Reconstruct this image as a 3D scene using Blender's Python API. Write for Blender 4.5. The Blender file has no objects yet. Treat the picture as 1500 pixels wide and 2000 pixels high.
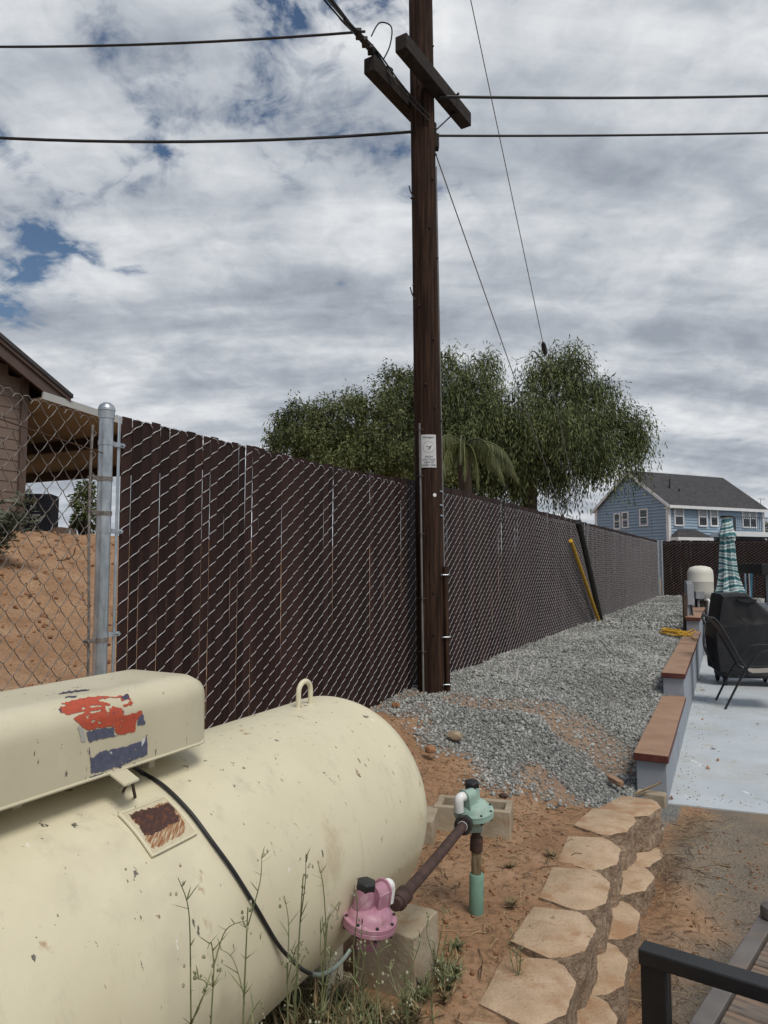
import bpy, bmesh, math, random
import numpy as np
from mathutils import Vector, Matrix, noise
random.seed(7); rng = np.random.default_rng(11)
R = math.radians
scene = bpy.context.scene
COL = scene.collection

# ------------------------------------------------------------------ camera, world, sun, exposure
F = 1400.0; PITCH = math.atan(100/1400.0); CZ = 1.65          # focal length in pixels of the 1500 x 2000 picture
cd = bpy.data.cameras.new('camera'); cam = bpy.data.objects.new('camera', cd); COL.objects.link(cam)
cam.location = (0, 0, CZ); cam.rotation_euler = (math.pi/2 + PITCH, 0, 0)
cd.sensor_fit = 'VERTICAL'; cd.sensor_height = 24; cd.lens = F/2000*24
cd.clip_start = 0.05; cd.clip_end = 3000
scene.camera = cam
SUN_EL, SUN_AZ = R(58), R(150)      # azimuth measured clockwise from +Y
world = bpy.data.worlds.new('World'); scene.world = world; world.use_nodes = True
def build_world():
    nt = world.node_tree; nt.nodes.clear(); L = nt.links.new
    def n(t, **k):
        x = nt.nodes.new(t)
        for a, b in k.items(): setattr(x, a, b)
        return x
    out = n('ShaderNodeOutputWorld'); mix = n('ShaderNodeMixShader')
    b1 = n('ShaderNodeBackground'); b2 = n('ShaderNodeBackground')
    sky = n('ShaderNodeTexSky', sky_type='NISHITA', sun_disc=False, sun_elevation=SUN_EL, sun_rotation=SUN_AZ)
    sky.air_density = 1.2; sky.dust_density = 0.4; sky.ozone_density = 4.0
    b1.inputs[1].default_value = 0.07
    L(sky.outputs[0], b1.inputs[0])
    tc = n('ShaderNodeTexCoord'); sep = n('ShaderNodeSeparateXYZ'); L(tc.outputs['Generated'], sep.inputs[0])
    def math_(op, a, b=None, c=None):
        m = n('ShaderNodeMath', operation=op)
        for i, v in enumerate((a, b, c)):
            if v is None: continue
            if isinstance(v, (int, float)): m.inputs[i].default_value = v
            else: L(v, m.inputs[i])
        return m.outputs[0]
    dz = math_('ADD', math_('MAXIMUM', sep.outputs[2], 0.0), 0.30)
    comb = n('ShaderNodeCombineXYZ')
    L(math_('DIVIDE', sep.outputs[0], dz), comb.inputs[0]); L(math_('DIVIDE', sep.outputs[1], dz), comb.inputs[1])
    def nz(scale, detail, rough, off, dist=0.0, stretch=(1, 1, 1)):
        mp = n('ShaderNodeMapping'); mp.inputs['Location'].default_value = off; mp.inputs['Scale'].default_value = stretch
        L(comb.outputs[0], mp.inputs[0])
        t = n('ShaderNodeTexNoise'); t.inputs['Scale'].default_value = scale; t.inputs['Detail'].default_value = detail
        t.inputs['Roughness'].default_value = rough; t.inputs['Distortion'].default_value = dist
        L(mp.outputs[0], t.inputs[0]); return t.outputs[0]
    def ramp(v, stops):
        r = n('ShaderNodeValToRGB'); e = r.color_ramp.elements
        while len(e) < len(stops): e.new(0.5)
        for el, (p, c) in zip(e, stops): el.position = p; el.color = (*c, 1)
        L(v, r.inputs[0]); return r.outputs[0]
    big = nz(2.0, 3, 0.5, (3.1, 1.7, 0)); mid = nz(5.2, 7, 0.56, (0.4, 5.2, 0), 0.35)
    fine = nz(15.0, 6, 0.6, (7.7, 2.2, 0), 0.7); lit = nz(2.8, 8, 0.53, (11.3, 4.1, 0), 0.2, (0.5, 1.7, 1))
    # broken cloud towards the upper left, closed cloud elsewhere
    gx = math_('MULTIPLY_ADD', sep.outputs[0], -0.55, math_('MULTIPLY', sep.outputs[2], 0.95))
    opening = ramp(gx, [(0.44, (0, 0, 0)), (0.60, (1, 1, 1))])
    cov = math_('ADD', math_('MULTIPLY', big, 0.55), math_('ADD', math_('MULTIPLY', mid, 0.80), math_('MULTIPLY', fine, 0.30)))
    cov = math_('SUBTRACT', cov, math_('MULTIPLY', opening, 0.25))
    cover = ramp(cov, [(0.525, (0, 0, 0)), (0.575, (.6, .6, .6)), (0.64, (1, 1, 1))])
    shade = math_('ADD', math_('MULTIPLY', lit, 0.62), math_('ADD', math_('MULTIPLY', fine, 0.15), math_('MULTIPLY', mid, 0.27)))
    ccol = ramp(shade, [(0.40, (.32, .355, .41)), (0.49, (.45, .485, .535)), (0.56, (.60, .63, .67)), (0.66, (.82, .835, .85))])
    L(ccol, b2.inputs[0]); b2.inputs[1].default_value = 1.0
    L(cover, mix.inputs[0]); L(b1.outputs[0], mix.inputs[1]); L(b2.outputs[0], mix.inputs[2])
    L(mix.outputs[0], out.inputs[0])
build_world()
sd = bpy.data.lights.new('sun', 'SUN'); sun = bpy.data.objects.new('sun', sd); COL.objects.link(sun)
sd.energy = 2.3; sd.angle = R(22); sd.color = (1.0, 0.94, 0.85)
sv = Vector((math.sin(SUN_AZ)*math.cos(SUN_EL), math.cos(SUN_AZ)*math.cos(SUN_EL), math.sin(SUN_EL)))
sun.rotation_euler = sv.to_track_quat('Z', 'Y').to_euler(); sun.location = sv*60
vs = scene.view_settings; vs.view_transform = 'Standard'; vs.look = 'None'; vs.exposure = 0.0; vs.gamma = 1.0
scene.cycles.use_denoising = True
scene.cycles.max_bounces = 6; scene.cycles.transparent_max_bounces = 8

# ------------------------------------------------------------------ geometry of the place
ANG = math.atan2(.45, .893)
DX, DY = math.sin(ANG), math.cos(ANG)                 # run of the fence; s along it, w to its right
def SW(s, w, z=0.0): return Vector((s*DX + w*DY, s*DY - w*DX, z))
def to_sw(x, y): return x*DX + y*DY, x*DY - y*DX
DV = Vector((DX, DY, 0)); NV = Vector((DY, -DX, 0)); UP = Vector((0, 0, 1))
def ray(px, py):
    u, v = (px-750)/F, (1000-py)/F
    return Vector((u, math.cos(PITCH) - v*math.sin(PITCH), math.sin(PITCH) + v*math.cos(PITCH)))
EYE = Vector((0, 0, CZ))
def atY(px, py, Y): r = ray(px, py); return EYE + r*(Y/r.y)
def atZ(px, py, z): r = ray(px, py); return EYE + r*((z-CZ)/r.z)
def atW(px, py, w): r = ray(px, py); return EYE + r*(w/r.dot(NV))
def proj(p):
    X, Y, Z = p[0], p[1], p[2]-CZ
    D = Y*math.cos(PITCH) + Z*math.sin(PITCH); U = -Y*math.sin(PITCH) + Z*math.cos(PITCH)
    return 750 + F*X/D, 1000 - F*U/D
def sm(a, b, x):
    t = min(1, max(0, (x-a)/(b-a))); return t*t*(3-2*t)
def lerp(a, b, t): return a + (b-a)*t

# ------------------------------------------------------------------ materials
def material(name, stops,  scale=6.0, rough=0.8, metal=0.0, bump=0.0, bscale=None, stretch=(1, 1, 1), detail=6, spots=(), coord='world',
             spec=0.4, bdist=0.01, island=0.0, rvar=0.0, attr=None, objrand=0.0):
    m = bpy.data.materials.new(name); m.use_nodes = True; nt = m.node_tree; L = nt.links.new
    bs = nt.nodes['Principled BSDF']; bs.inputs['Roughness'].default_value = rough; bs.inputs['Metallic'].default_value = metal
    bs.inputs['Specular IOR Level'].default_value = spec
    def N(t): return nt.nodes.new(t)
    if coord == 'world': g = N('ShaderNodeNewGeometry'); src = g.outputs['Position']
    else: g = N('ShaderNodeTexCoord'); src = g.outputs['Object']
    mp = N('ShaderNodeMapping'); mp.inputs['Scale'].default_value = stretch; L(src, mp.inputs[0])
    def nz(s, d=6, r=0.6, dist=0.0):
        t = N('ShaderNodeTexNoise'); t.inputs['Scale'].default_value = s; t.inputs['Detail'].default_value = d
        t.inputs['Roughness'].default_value = r; t.inputs['Distortion'].default_value = dist; L(mp.outputs[0], t.inputs[0]); return t.outputs[0]
    base = nz(scale, detail)
    if island:
        gi = N('ShaderNodeNewGeometry'); a = N('ShaderNodeMath'); a.operation = 'MULTIPLY_ADD'
        L(gi.outputs['Random Per Island'], a.inputs[0]); a.inputs[1].default_value = island
        b = N('ShaderNodeMath'); b.operation = 'SUBTRACT'; L(base, b.inputs[0]); b.inputs[1].default_value = island/2
        L(b.outputs[0], a.inputs[2]); base = a.outputs[0]
    if objrand:
        oi = N('ShaderNodeObjectInfo'); a = N('ShaderNodeMath'); a.operation = 'MULTIPLY_ADD'
        L(oi.outputs['Random'], a.inputs[0]); a.inputs[1].default_value = objrand
        b = N('ShaderNodeMath'); b.operation = 'SUBTRACT'; L(base, b.inputs[0]); b.inputs[1].default_value = objrand/2
        L(b.outputs[0], a.inputs[2]); base = a.outputs[0]
    r = N('ShaderNodeValToRGB'); e = r.color_ramp.elements
    while len(e) < len(stops): e.new(0.5)
    for el, (p, c) in zip(e, stops): el.position = p; el.color = (*c, 1)
    L(base, r.inputs[0]); col = r.outputs[0]
    for (sc, lo, hi, c, st) in spots:
        if st == (1, 1, 1): nn = nz(sc, 5, 0.65, 0.3)
        else:
            mp2 = N('ShaderNodeMapping'); mp2.inputs['Scale'].default_value = st; L(src, mp2.inputs[0])
            t = N('ShaderNodeTexNoise'); t.inputs['Scale'].default_value = sc; t.inputs['Detail'].default_value = 5
            t.inputs['Roughness'].default_value = 0.65; L(mp2.outputs[0], t.inputs[0]); nn = t.outputs[0]
        rr = N('ShaderNodeMapRange'); rr.inputs[1].default_value = lo; rr.inputs[2].default_value = hi; L(nn, rr.inputs[0])
        mx = N('ShaderNodeMix'); mx.data_type = 'RGBA'; L(rr.outputs[0], mx.inputs[0]); L(col, mx.inputs[6]); mx.inputs[7].default_value = (*c, 1)
        col = mx.outputs[2]
    if attr:
        at = N('ShaderNodeVertexColor'); at.layer_name = attr
        mx = N('ShaderNodeMix'); mx.data_type = 'RGBA'; L(at.outputs[1], mx.inputs[0]); L(col, mx.inputs[6]); L(at.outputs[0], mx.inputs[7]); col = mx.outputs[2]
    L(col, bs.inputs['Base Color'])
    if rvar:
        q = N('ShaderNodeMapRange'); q.inputs[3].default_value = rough-rvar; q.inputs[4].default_value = min(1, rough+rvar); L(nz(scale*2.3), q.inputs[0]); L(q.outputs[0], bs.inputs['Roughness'])
    if bump:
        bp = N('ShaderNodeBump'); bp.inputs['Strength'].default_value = bump; bp.inputs['Distance'].default_value = bdist
        L(nz(bscale or scale*3, 8, 0.65), bp.inputs['Height']); L(bp.outputs[0], bs.inputs['Normal'])
    return m
def two(a, b, lo=0.35, hi=0.65): return [(lo, a), (hi, b)]
M = {}
M['slat'] = material('slat', two((.018, .0085, .0072), (.039, .0192, .0162), .3, .75), 3, .7, bump=.3, bscale=60, stretch=(8, 8, .4), objrand=.5, spec=.2)
M['galv'] = material('galvanised', two((.34, .38, .41), (.56, .60, .63)), 30, .38, .85, bump=.05, stretch=(1, 1, .35))
M['wire'] = material('fence_wire', two((.42, .41, .43), (.60, .59, .61)), 40, .5, .2)
M['oldwire'] = material('old_wire', two((.12, .105, .095), (.27, .25, .235)), 30, .7, .2)
M['rustwire'] = material('rusty_wire', two((.05, .025, .018), (.09, .05, .03)), 40, .9)
M['cream'] = material('tank_paint', two((.595, .545, .39), (.67, .62, .455)), 2.2, .5, bump=.22, bscale=5, bdist=.008, rvar=.1,
    spots=[(2.3, .54, .72, (.55, .505, .37), (1, 1, 1)), (3.6, .62, .72, (.49, .415, .28), (1, 1, .6)), (5, .56, .75, (.53, .485, .36), (4, 4, .3)), (17, .672, .70, (.22, .145, .085), (1, 1, .45)), (31, .667, .685, (.12, .11, .09), (1, 1, .30)), (60, .682, .70, (.16, .14, .11), (1, 1, .25)), (9, .675, .74, (.36, .23, .12), (1, 1, .7)), (26, .69, .71, (.74, .72, .66), (1, 1, .5))])
M['creamlid'] = material('lid_paint', two((.54, .495, .355), (.62, .57, .425)), 3, .42, bump=.06, bscale=14, bdist=.004, rvar=.1,
    spots=[(22, .675, .70, (.16, .13, .10), (1, 1, .3)), (5, .56, .75, (.49, .45, .33), (1, 1, .5)), (50, .655, .68, (.15, .13, .11), (1, 1, .3))])
M['print'] = material('peeled_print', two((.5, .5, .5), (.5, .5, .5)), 3, .5, attr='paint', bump=.15, bscale=60, bdist=.002)
M['black'] = material('black_rubber', two((.012, .012, .013), (.024, .024, .026)), 20, .5)
M['blackmetal'] = material('black_metal', two((.010, .010, .011), (.017, .017, .018)), 12, .42, bump=.03, spots=[(9, .6, .8, (.045, .047, .05), (1, 1, 1))])
M['blackcloth'] = material('grill_cover', two((.007, .007, .008), (.014, .014, .016)), 5, .6, bump=.25, bscale=9, bdist=.02)
M['pink'] = material('pink_paint', two((.33, .155, .215), (.43, .22, .285)), 9, .45, bump=.08, bscale=60, bdist=.003, spots=[(24, .55, .72, (.48, .32, .36), (1, 1, 1)), (18, .60, .72, (.22, .12, .10), (1, 1, 1)), (70, .66, .70, (.50, .44, .42), (1, 1, 1))])
M['greenpaint'] = material('green_paint', two((.235, .355, .305), (.33, .455, .395)), 14, .5, bump=.08, bscale=60, bdist=.003, spots=[(20, .55, .7, (.36, .43, .36), (1, 1, 1)), (28, .61, .68, (.16, .12, .08), (1, 1, 1))])
M['oldpipe'] = material('weathered_pipe', two((.20, .17, .10), (.29, .25, .16)), 18, .75, bump=.15, spots=[(16, .50, .62, (.11, .06, .03), (1, 1, .3)), (10, .55, .7, (.20, .27, .19), (1, 1, .5))])
M['greenpipe'] = material('green_pipe', two((.14, .26, .20), (.20, .34, .27)), 14, .6, bump=.1, spots=[(9, .52, .68, (.22, .15, .07), (1, 1, .5)), (16, .60, .70, (.09, .045, .02), (1, 1, .3))])
M['rustpipe'] = material('rusty_pipe', two((.045, .026, .022), (.085, .050, .042)), 30, .75, .1, bump=.3, bscale=90, bdist=.003, spots=[(22, .6, .75, (.15, .07, .035), (1, 1, 1))])
M['whiteplastic'] = material('white_plastic', two((.68, .69, .68), (.78, .78, .77)), 9, .4)
M['conc'] = material('concrete', two((.27, .22, .155), (.40, .34, .25)), 7, .9, bump=.55, bscale=70, bdist=.006, spots=[(9, .55, .75, (.26, .15, .07), (1, 1, 1)), (90, .66, .72, (.12, .10, .08), (1, 1, 1))])
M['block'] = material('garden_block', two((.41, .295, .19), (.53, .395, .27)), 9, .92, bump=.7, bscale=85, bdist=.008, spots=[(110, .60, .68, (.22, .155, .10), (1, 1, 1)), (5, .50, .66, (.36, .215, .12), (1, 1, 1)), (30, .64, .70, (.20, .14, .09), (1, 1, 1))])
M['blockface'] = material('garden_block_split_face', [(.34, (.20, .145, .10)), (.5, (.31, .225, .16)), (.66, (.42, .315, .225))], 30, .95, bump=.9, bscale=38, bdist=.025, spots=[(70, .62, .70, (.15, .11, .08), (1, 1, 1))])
M['cmu'] = material('grey_wall_paint', two((.235, .262, .305), (.30, .325, .365)), 4, .75, bump=.25, bscale=50, bdist=.005, spots=[(3.5, .60, .78, (.27, .23, .18), (1, 1, 1)), (18, .68, .76, (.42, .42, .42), (1, 1, .5))])
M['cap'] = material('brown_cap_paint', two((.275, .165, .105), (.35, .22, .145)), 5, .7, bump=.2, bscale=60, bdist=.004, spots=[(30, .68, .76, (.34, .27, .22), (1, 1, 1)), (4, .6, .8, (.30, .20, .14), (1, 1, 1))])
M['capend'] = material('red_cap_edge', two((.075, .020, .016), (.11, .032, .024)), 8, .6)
M['wood'] = material('creosote_pole', [(.30, (.009, .005, .004)), (.48, (.033, .0175, .012)), (.68, (.075, .042, .028))], 5, .85, bump=.9, bscale=16, stretch=(9, 9, .35), detail=9, bdist=.014, spec=.15,
    spots=[(5, .58, .72, (.012, .008, .007), (14, 14, .25)), (1.2, .55, .75, (.10, .062, .045), (1, 1, .5))])
M['armwood'] = material('crossarm_wood', [(.32, (.007, .005, .004)), (.66, (.030, .021, .016))], 6, .85, bump=.7, bscale=18, stretch=(2, 2, 8), bdist=.01)
M['greymetal'] = material('grey_conduit', two((.16, .155, .15), (.24, .235, .23)), 14, .6, .2, bump=.1)
M['darkmetal'] = material('dark_hardware', two((.03, .028, .027), (.07, .065, .06)), 30, .6, .5)
M['sign'] = material('sign_white', two((.52, .53, .54), (.62, .63, .64)), 12, .5, spots=[(14, .6, .8, (.42, .42, .40), (1, 1, 1))])
M['ink'] = material('sign_ink', two((.02, .025, .035), (.03, .035, .05)), 12, .6)
M['inkgrey'] = material('sign_ring', two((.28, .29, .29), (.34, .35, .35)), 12, .6)
M['yellow'] = material('yellow_plastic', two((.48, .27, .02), (.60, .36, .03)), 9, .5)
M['blackguard'] = material('black_guard', two((.012, .013, .012), (.026, .028, .025)), 9, .45)
M['patio'] = material('painted_patio', two((.42, .465, .50), (.51, .555, .59)), 1.6, .55, bump=.15, bscale=30, bdist=.003,
    spots=[(1.3, .50, .72, (.42, .42, .40), (1, 1, 1)), (14, .60, .70, (.38, .37, .34), (1, 2.5, 1)), (4, .62, .74, (.40, .34, .25), (1, 1, 1)), (40, .67, .70, (.16, .15, .13), (1, 1, 1)), (8, .64, .70, (.66, .69, .71), (1, .3, 1))])
M['stonewhite'] = material('gravel_stone', [(.05, (.08, .082, .078)), (.3, (.175, .18, .171)), (.6, (.285, .29, .275)), (.9, (.47, .47, .45))], 1.2, .88, island=.68, bump=.2, bscale=120, bdist=.003)
M['clod'] = material('dirt_clod', two((.20, .095, .048), (.32, .17, .09)), 20, .95, island=.4, bump=.4, bscale=80)
M['twig'] = material('dry_twig', two((.085, .055, .035), (.36, .27, .16)), 3, .9, island=.9)
M['leafdry'] = material('dry_leaf', two((.16, .08, .04), (.30, .16, .08)), 3, .9, island=.9)
M['bluewall'] = material('blue_siding', two((.255, .345, .44), (.29, .385, .48)), 1.2, .75, bump=.05)
M['whitetrim'] = material('white_trim', two((.62, .63, .64), (.72, .73, .74)), 3, .6)
M['shingle'] = material('grey_shingles', two((.036, .035, .038), (.062, .060, .064)), 3.5, .9, bump=.4, bscale=9)
M['glass'] = material('window_glass', two((.018, .020, .024), (.04, .045, .05)), .6, .08, spec=.6)
M['curtain'] = material('curtain', two((.26, .28, .30), (.40, .42, .44)), 3, .7, stretch=(9, 9, .3))
M['rail'] = material('dark_railing', two((.05, .06, .075), (.075, .085, .10)), 5, .5)
M['tan'] = material('taupe_siding', two((.155, .115, .095), (.185, .14, .115)), 2, .8, bump=.1)
M['tantrim'] = material('brown_trim', two((.085, .058, .050), (.105, .073, .063)), 3, .7)
M['soffit'] = material('beige_soffit', two((.30, .245, .17), (.36, .30, .21)), 1.5, .8)
M['fascia'] = material('pale_fascia', two((.40, .41, .40), (.47, .48, .47)), 2, .6)
M['darkwood'] = material('dark_beam', two((.05, .032, .022), (.08, .052, .035)), 6, .8)
M['bark'] = material('bark', two((.035, .026, .018), (.075, .056, .04)), 5, .95, bump=.8, bscale=18, stretch=(1, 1, .3), bdist=.05)
M['leaf'] = material('pepper_leaf', [(.2, (.030, .046, .016)), (.5, (.078, .104, .034)), (.85, (.165, .19, .066))], .5, .65, island=.55)
M['leaf2'] = material('olive_leaf', [(.2, (.034, .048, .017)), (.5, (.085, .108, .034)), (.85, (.17, .19, .062))], .5, .65, island=.55)
M['palm'] = material('palm_leaf', [(.2, (.042, .054, .018)), (.5, (.095, .108, .036)), (.85, (.18, .18, .07))], 1, .6, island=.5)
M['weed'] = material('weed_green', [(.2, (.060, .075, .030)), (.5, (.125, .142, .062)), (.85, (.22, .225, .115))], 8, .7, island=.6)
M['drygrass'] = material('dry_weed', [(.2, (.10, .075, .04)), (.85, (.30, .23, .12))], 8, .9, island=.8)
M['bud'] = material('seed_head', two((.17, .18, .09), (.40, .39, .28)), 30, .9, island=.5)
M['shrub'] = material('grey_shrub', [(.2, (.06, .075, .05)), (.85, (.16, .18, .13))], 3, .9, island=.6)
M['ptank'] = material('pressure_tank_paint', two((.62, .605, .53), (.69, .67, .59)), 3, .5)
M['table'] = material('weathered_slat', [(.3, (.075, .062, .055)), (.5, (.16, .135, .115)), (.7, (.26, .19, .135))], 6, .9, bump=.8, bscale=20, stretch=(1.2, 9, 1), coord='object', bdist=.006, spots=[(2.2, .5, .72, (.27, .15, .085), (.6, 3, 1))])
M['tableframe'] = material('grey_table_frame', two((.11, .10, .095), (.17, .155, .145)), 6, .55, .1, bump=.1, spots=[(4, .5, .75, (.24, .165, .11), (1, 1, 1))])
M['sling'] = material('beige_sling', two((.24, .22, .19), (.31, .285, .25)), 30, .85)
M['canvas'] = material('parasol_pole', two((.20, .17, .14), (.28, .24, .2)), 8, .6)
M['navybox'] = material('black_cabinet', two((.008, .009, .014), (.013, .014, .020)), 3, .7, spec=.15)
M['greycol'] = material('grey_panel', two((.24, .25, .27), (.32, .33, .35)), 3, .5)
M['bluecord'] = material('blue_tube', two((.02, .12, .20), (.04, .19, .28)), 8, .5)
M['copper'] = material('dull_green_tube', two((.12, .16, .14), (.22, .25, .22)), 20, .5, .3)

def parasol_material():
    m = bpy.data.materials.new('striped_canvas'); m.use_nodes = True; nt = m.node_tree; L = nt.links.new
    bs = nt.nodes['Principled BSDF']; bs.inputs['Roughness'].default_value = .8
    g = nt.nodes.new('ShaderNodeNewGeometry')
    mp = nt.nodes.new('ShaderNodeMapping'); mp.inputs['Scale'].default_value = (5, 5, 5); L(g.outputs['Position'], mp.inputs[0])
    w = nt.nodes.new('ShaderNodeTexWave'); w.bands_direction = 'Z'; w.inputs['Scale'].default_value = .5; w.inputs['Distortion'].default_value = 8; w.inputs['Detail'].default_value = 1; w.inputs['Detail Scale'].default_value = 1.0
    L(mp.outputs[0], w.inputs[0])
    r = nt.nodes.new('ShaderNodeValToRGB'); r.color_ramp.interpolation = 'CONSTANT'; e = r.color_ramp.elements
    for _ in range(3): e.new(.5)
    for el, (p, c) in zip(e, [(0, (.04, .15, .165)), (.24, (.10, .26, .28)), (.34, (.34, .45, .45)), (.42, (.62, .625, .60)), (.88, (.20, .34, .36))]): el.position = p; el.color = (*c, 1)
    L(w.outputs[1], r.inputs[0]); L(r.outputs[0], bs.inputs['Base Color']); return m
M['parasol'] = parasol_material()

# ------------------------------------------------------------------ mesh helpers
INV = {}
class MB:
    def __init__(self): self.v = []; self.f = []; self.mi = []
    def add(self, vs, fs, mi=0):
        o = len(self.v); self.v += [tuple(p) for p in vs]; self.f += [tuple(i+o for i in q) for q in fs]; self.mi += [mi]*len(fs); return self
    def box(self, c, size, ax=None, mi=0):
        ax = ax or (Vector((1, 0, 0)), Vector((0, 1, 0)), UP); c = Vector(c); h = [k/2 for k in size]
        P = [c + ax[0]*h[0]*i + ax[1]*h[1]*j + ax[2]*h[2]*k for i in (-1, 1) for j in (-1, 1) for k in (-1, 1)]
        return self.add(P, [(0, 1, 3, 2), (4, 6, 7, 5), (0, 4, 5, 1), (2, 3, 7, 6), (0, 2, 6, 4), (1, 5, 7, 3)], mi)
    def tube(self, pts, r, n=8, cap=True, mi=0, flat=None):
        pts = [Vector(p) for p in pts]; k = len(pts); rr = r if isinstance(r, (list, tuple)) else [r]*k
        t0 = (pts[1]-pts[0]).normalized(); a = Vector((0, 0, 1)) if abs(t0.z) < .9 else Vector((1, 0, 0)); u = t0.cross(a).normalized()
        V = []
        for i, p in enumerate(pts):
            t = (pts[min(i+1, k-1)] - pts[max(i-1, 0)]).normalized(); u = (u - t*u.dot(t)).normalized(); w = t.cross(u)
            for j in range(n):
                an = 2*math.pi*j/n; V.append(p + (u*math.cos(an) + w*math.sin(an)*(flat or 1))*rr[i])
        Fc = [(i*n+j, i*n+(j+1) % n, (i+1)*n+(j+1) % n, (i+1)*n+j) for i in range(k-1) for j in range(n)]
        if cap: Fc += [tuple(range(n))[::-1], tuple(range((k-1)*n, k*n))]
        return self.add(V, Fc, mi)
    def lathe(self, prof, c, axis=UP, n=24, mi=0, squash=None):
        axis = Vector(axis).normalized(); a = Vector((1, 0, 0)) if abs(axis.x) < .9 else Vector((0, 1, 0))
        u = axis.cross(a).normalized(); w = axis.cross(u); c = Vector(c); V = []
        for (r, h) in prof:
            for j in range(n):
                an = 2*math.pi*j/n; V.append(c + axis*h + (u*math.cos(an) + w*math.sin(an))*max(r, 1e-4))
        k = len(prof)
        Fc = [(i*n+j, i*n+(j+1) % n, (i+1)*n+(j+1) % n, (i+1)*n+j) for i in range(k-1) for j in range(n)]
        Fc += [tuple(range(n))[::-1], tuple(range((k-1)*n, k*n))]
        return self.add(V, Fc, mi)
    def prism(self, poly, a, b, mi=0):
        """poly: list of Vectors, extruded by vector b-a"""
        n = len(poly); off = Vector(b)-Vector(a)
        V = list(poly) + [p+off for p in poly]
        return self.add(V, [tuple(range(n))[::-1], tuple(range(n, 2*n))] + [(i, (i+1) % n, n+(i+1) % n, n+i) for i in range(n)], mi)
    def mesh(self, name, mats, smooth=True, angle=38):
        me = bpy.data.meshes.new(name); me.from_pydata(self.v, [], self.f)
        if not isinstance(mats, (list, tuple)): mats = [mats]
        for m in mats: me.materials.append(m)
        if len(mats) > 1: me.polygons.foreach_set('material_index', self.mi)
        bm = bmesh.new(); bm.from_mesh(me); bmesh.ops.recalc_face_normals(bm, faces=bm.faces); bm.to_mesh(me); bm.free()
        if smooth: me.shade_smooth(); me.set_sharp_from_angle(angle=R(angle))
        return me
    def build(self, name, mats, parent=None, smooth=True, angle=38, bevel=0, **kw):
        return link(name, self.mesh(name, mats, smooth, angle), parent, bevel, **kw)
def link(name, me, parent=None, bevel=0, loc=None, rot=None, **tags):
    o = bpy.data.objects.new(name, me); COL.objects.link(o)
    if loc is not None: o.location = loc
    if rot is not None: o.rotation_euler = rot
    if parent is not None:
        o.parent = parent; o.matrix_parent_inverse = INV[parent]
    INV[o] = Matrix.Identity(4) if loc is None else Matrix.Translation(-Vector(loc))
    if bevel:
        b = o.modifiers.new('bevel', 'BEVEL'); b.width = bevel; b.segments = 2; b.limit_method = 'ANGLE'
    for k, v in tags.items(): o[{'cat': 'category'}.get(k, k)] = v
    return o
def thing(name, loc, label, cat, group=None):
    o = bpy.data.objects.new(name, None); COL.objects.link(o); o.location = loc; o.empty_display_size = .2
    INV[o] = Matrix.Translation(-Vector(loc)); o['label'] = label; o['category'] = cat
    if group: o['group'] = group
    return o
def npmesh(name, V, Fq, mats, smooth=False, mi=None):
    """fast mesh from numpy: V (n,3), Fq (m,k) of one polygon size"""
    me = bpy.data.meshes.new(name); V = np.asarray(V, np.float32); Fq = np.asarray(Fq, np.int32); k = Fq.shape[1]
    me.vertices.add(len(V)); me.vertices.foreach_set('co', V.ravel())
    me.loops.add(Fq.size); me.loops.foreach_set('vertex_index', Fq.ravel())
    me.polygons.add(len(Fq)); me.polygons.foreach_set('loop_start', np.arange(0, Fq.size, k, dtype=np.int32))
    for m in (mats if isinstance(mats, (list, tuple)) else [mats]): me.materials.append(m)
    if mi is not None: me.polygons.foreach_set('material_index', np.asarray(mi, np.int32))
    me.update(calc_edges=True); me.validate()
    if smooth: me.shade_smooth()
    return me
def sub(pts, k):                       # Catmull-Rom through points
    P = [Vector(p) for p in pts]; out = []
    for i in range(len(P)-1):
        a, b, c, d = P[max(i-1, 0)], P[i], P[i+1], P[min(i+2, len(P)-1)]
        for j in range(k):
            t = j/k; out.append(.5*((2*b) + (c-a)*t + (2*a-5*b+4*c-d)*t*t + (3*b-a-3*c+d)*t**3))
    return out + [P[-1]]
def in_poly(x, y, poly):
    c = False; n = len(poly)
    for i in range(n):
        x1, y1 = poly[i]; x2, y2 = poly[i-1]
        if (y1 > y) != (y2 > y) and x < (x2-x1)*(y-y1)/(y2-y1)+x1: c = not c
    return c

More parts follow.
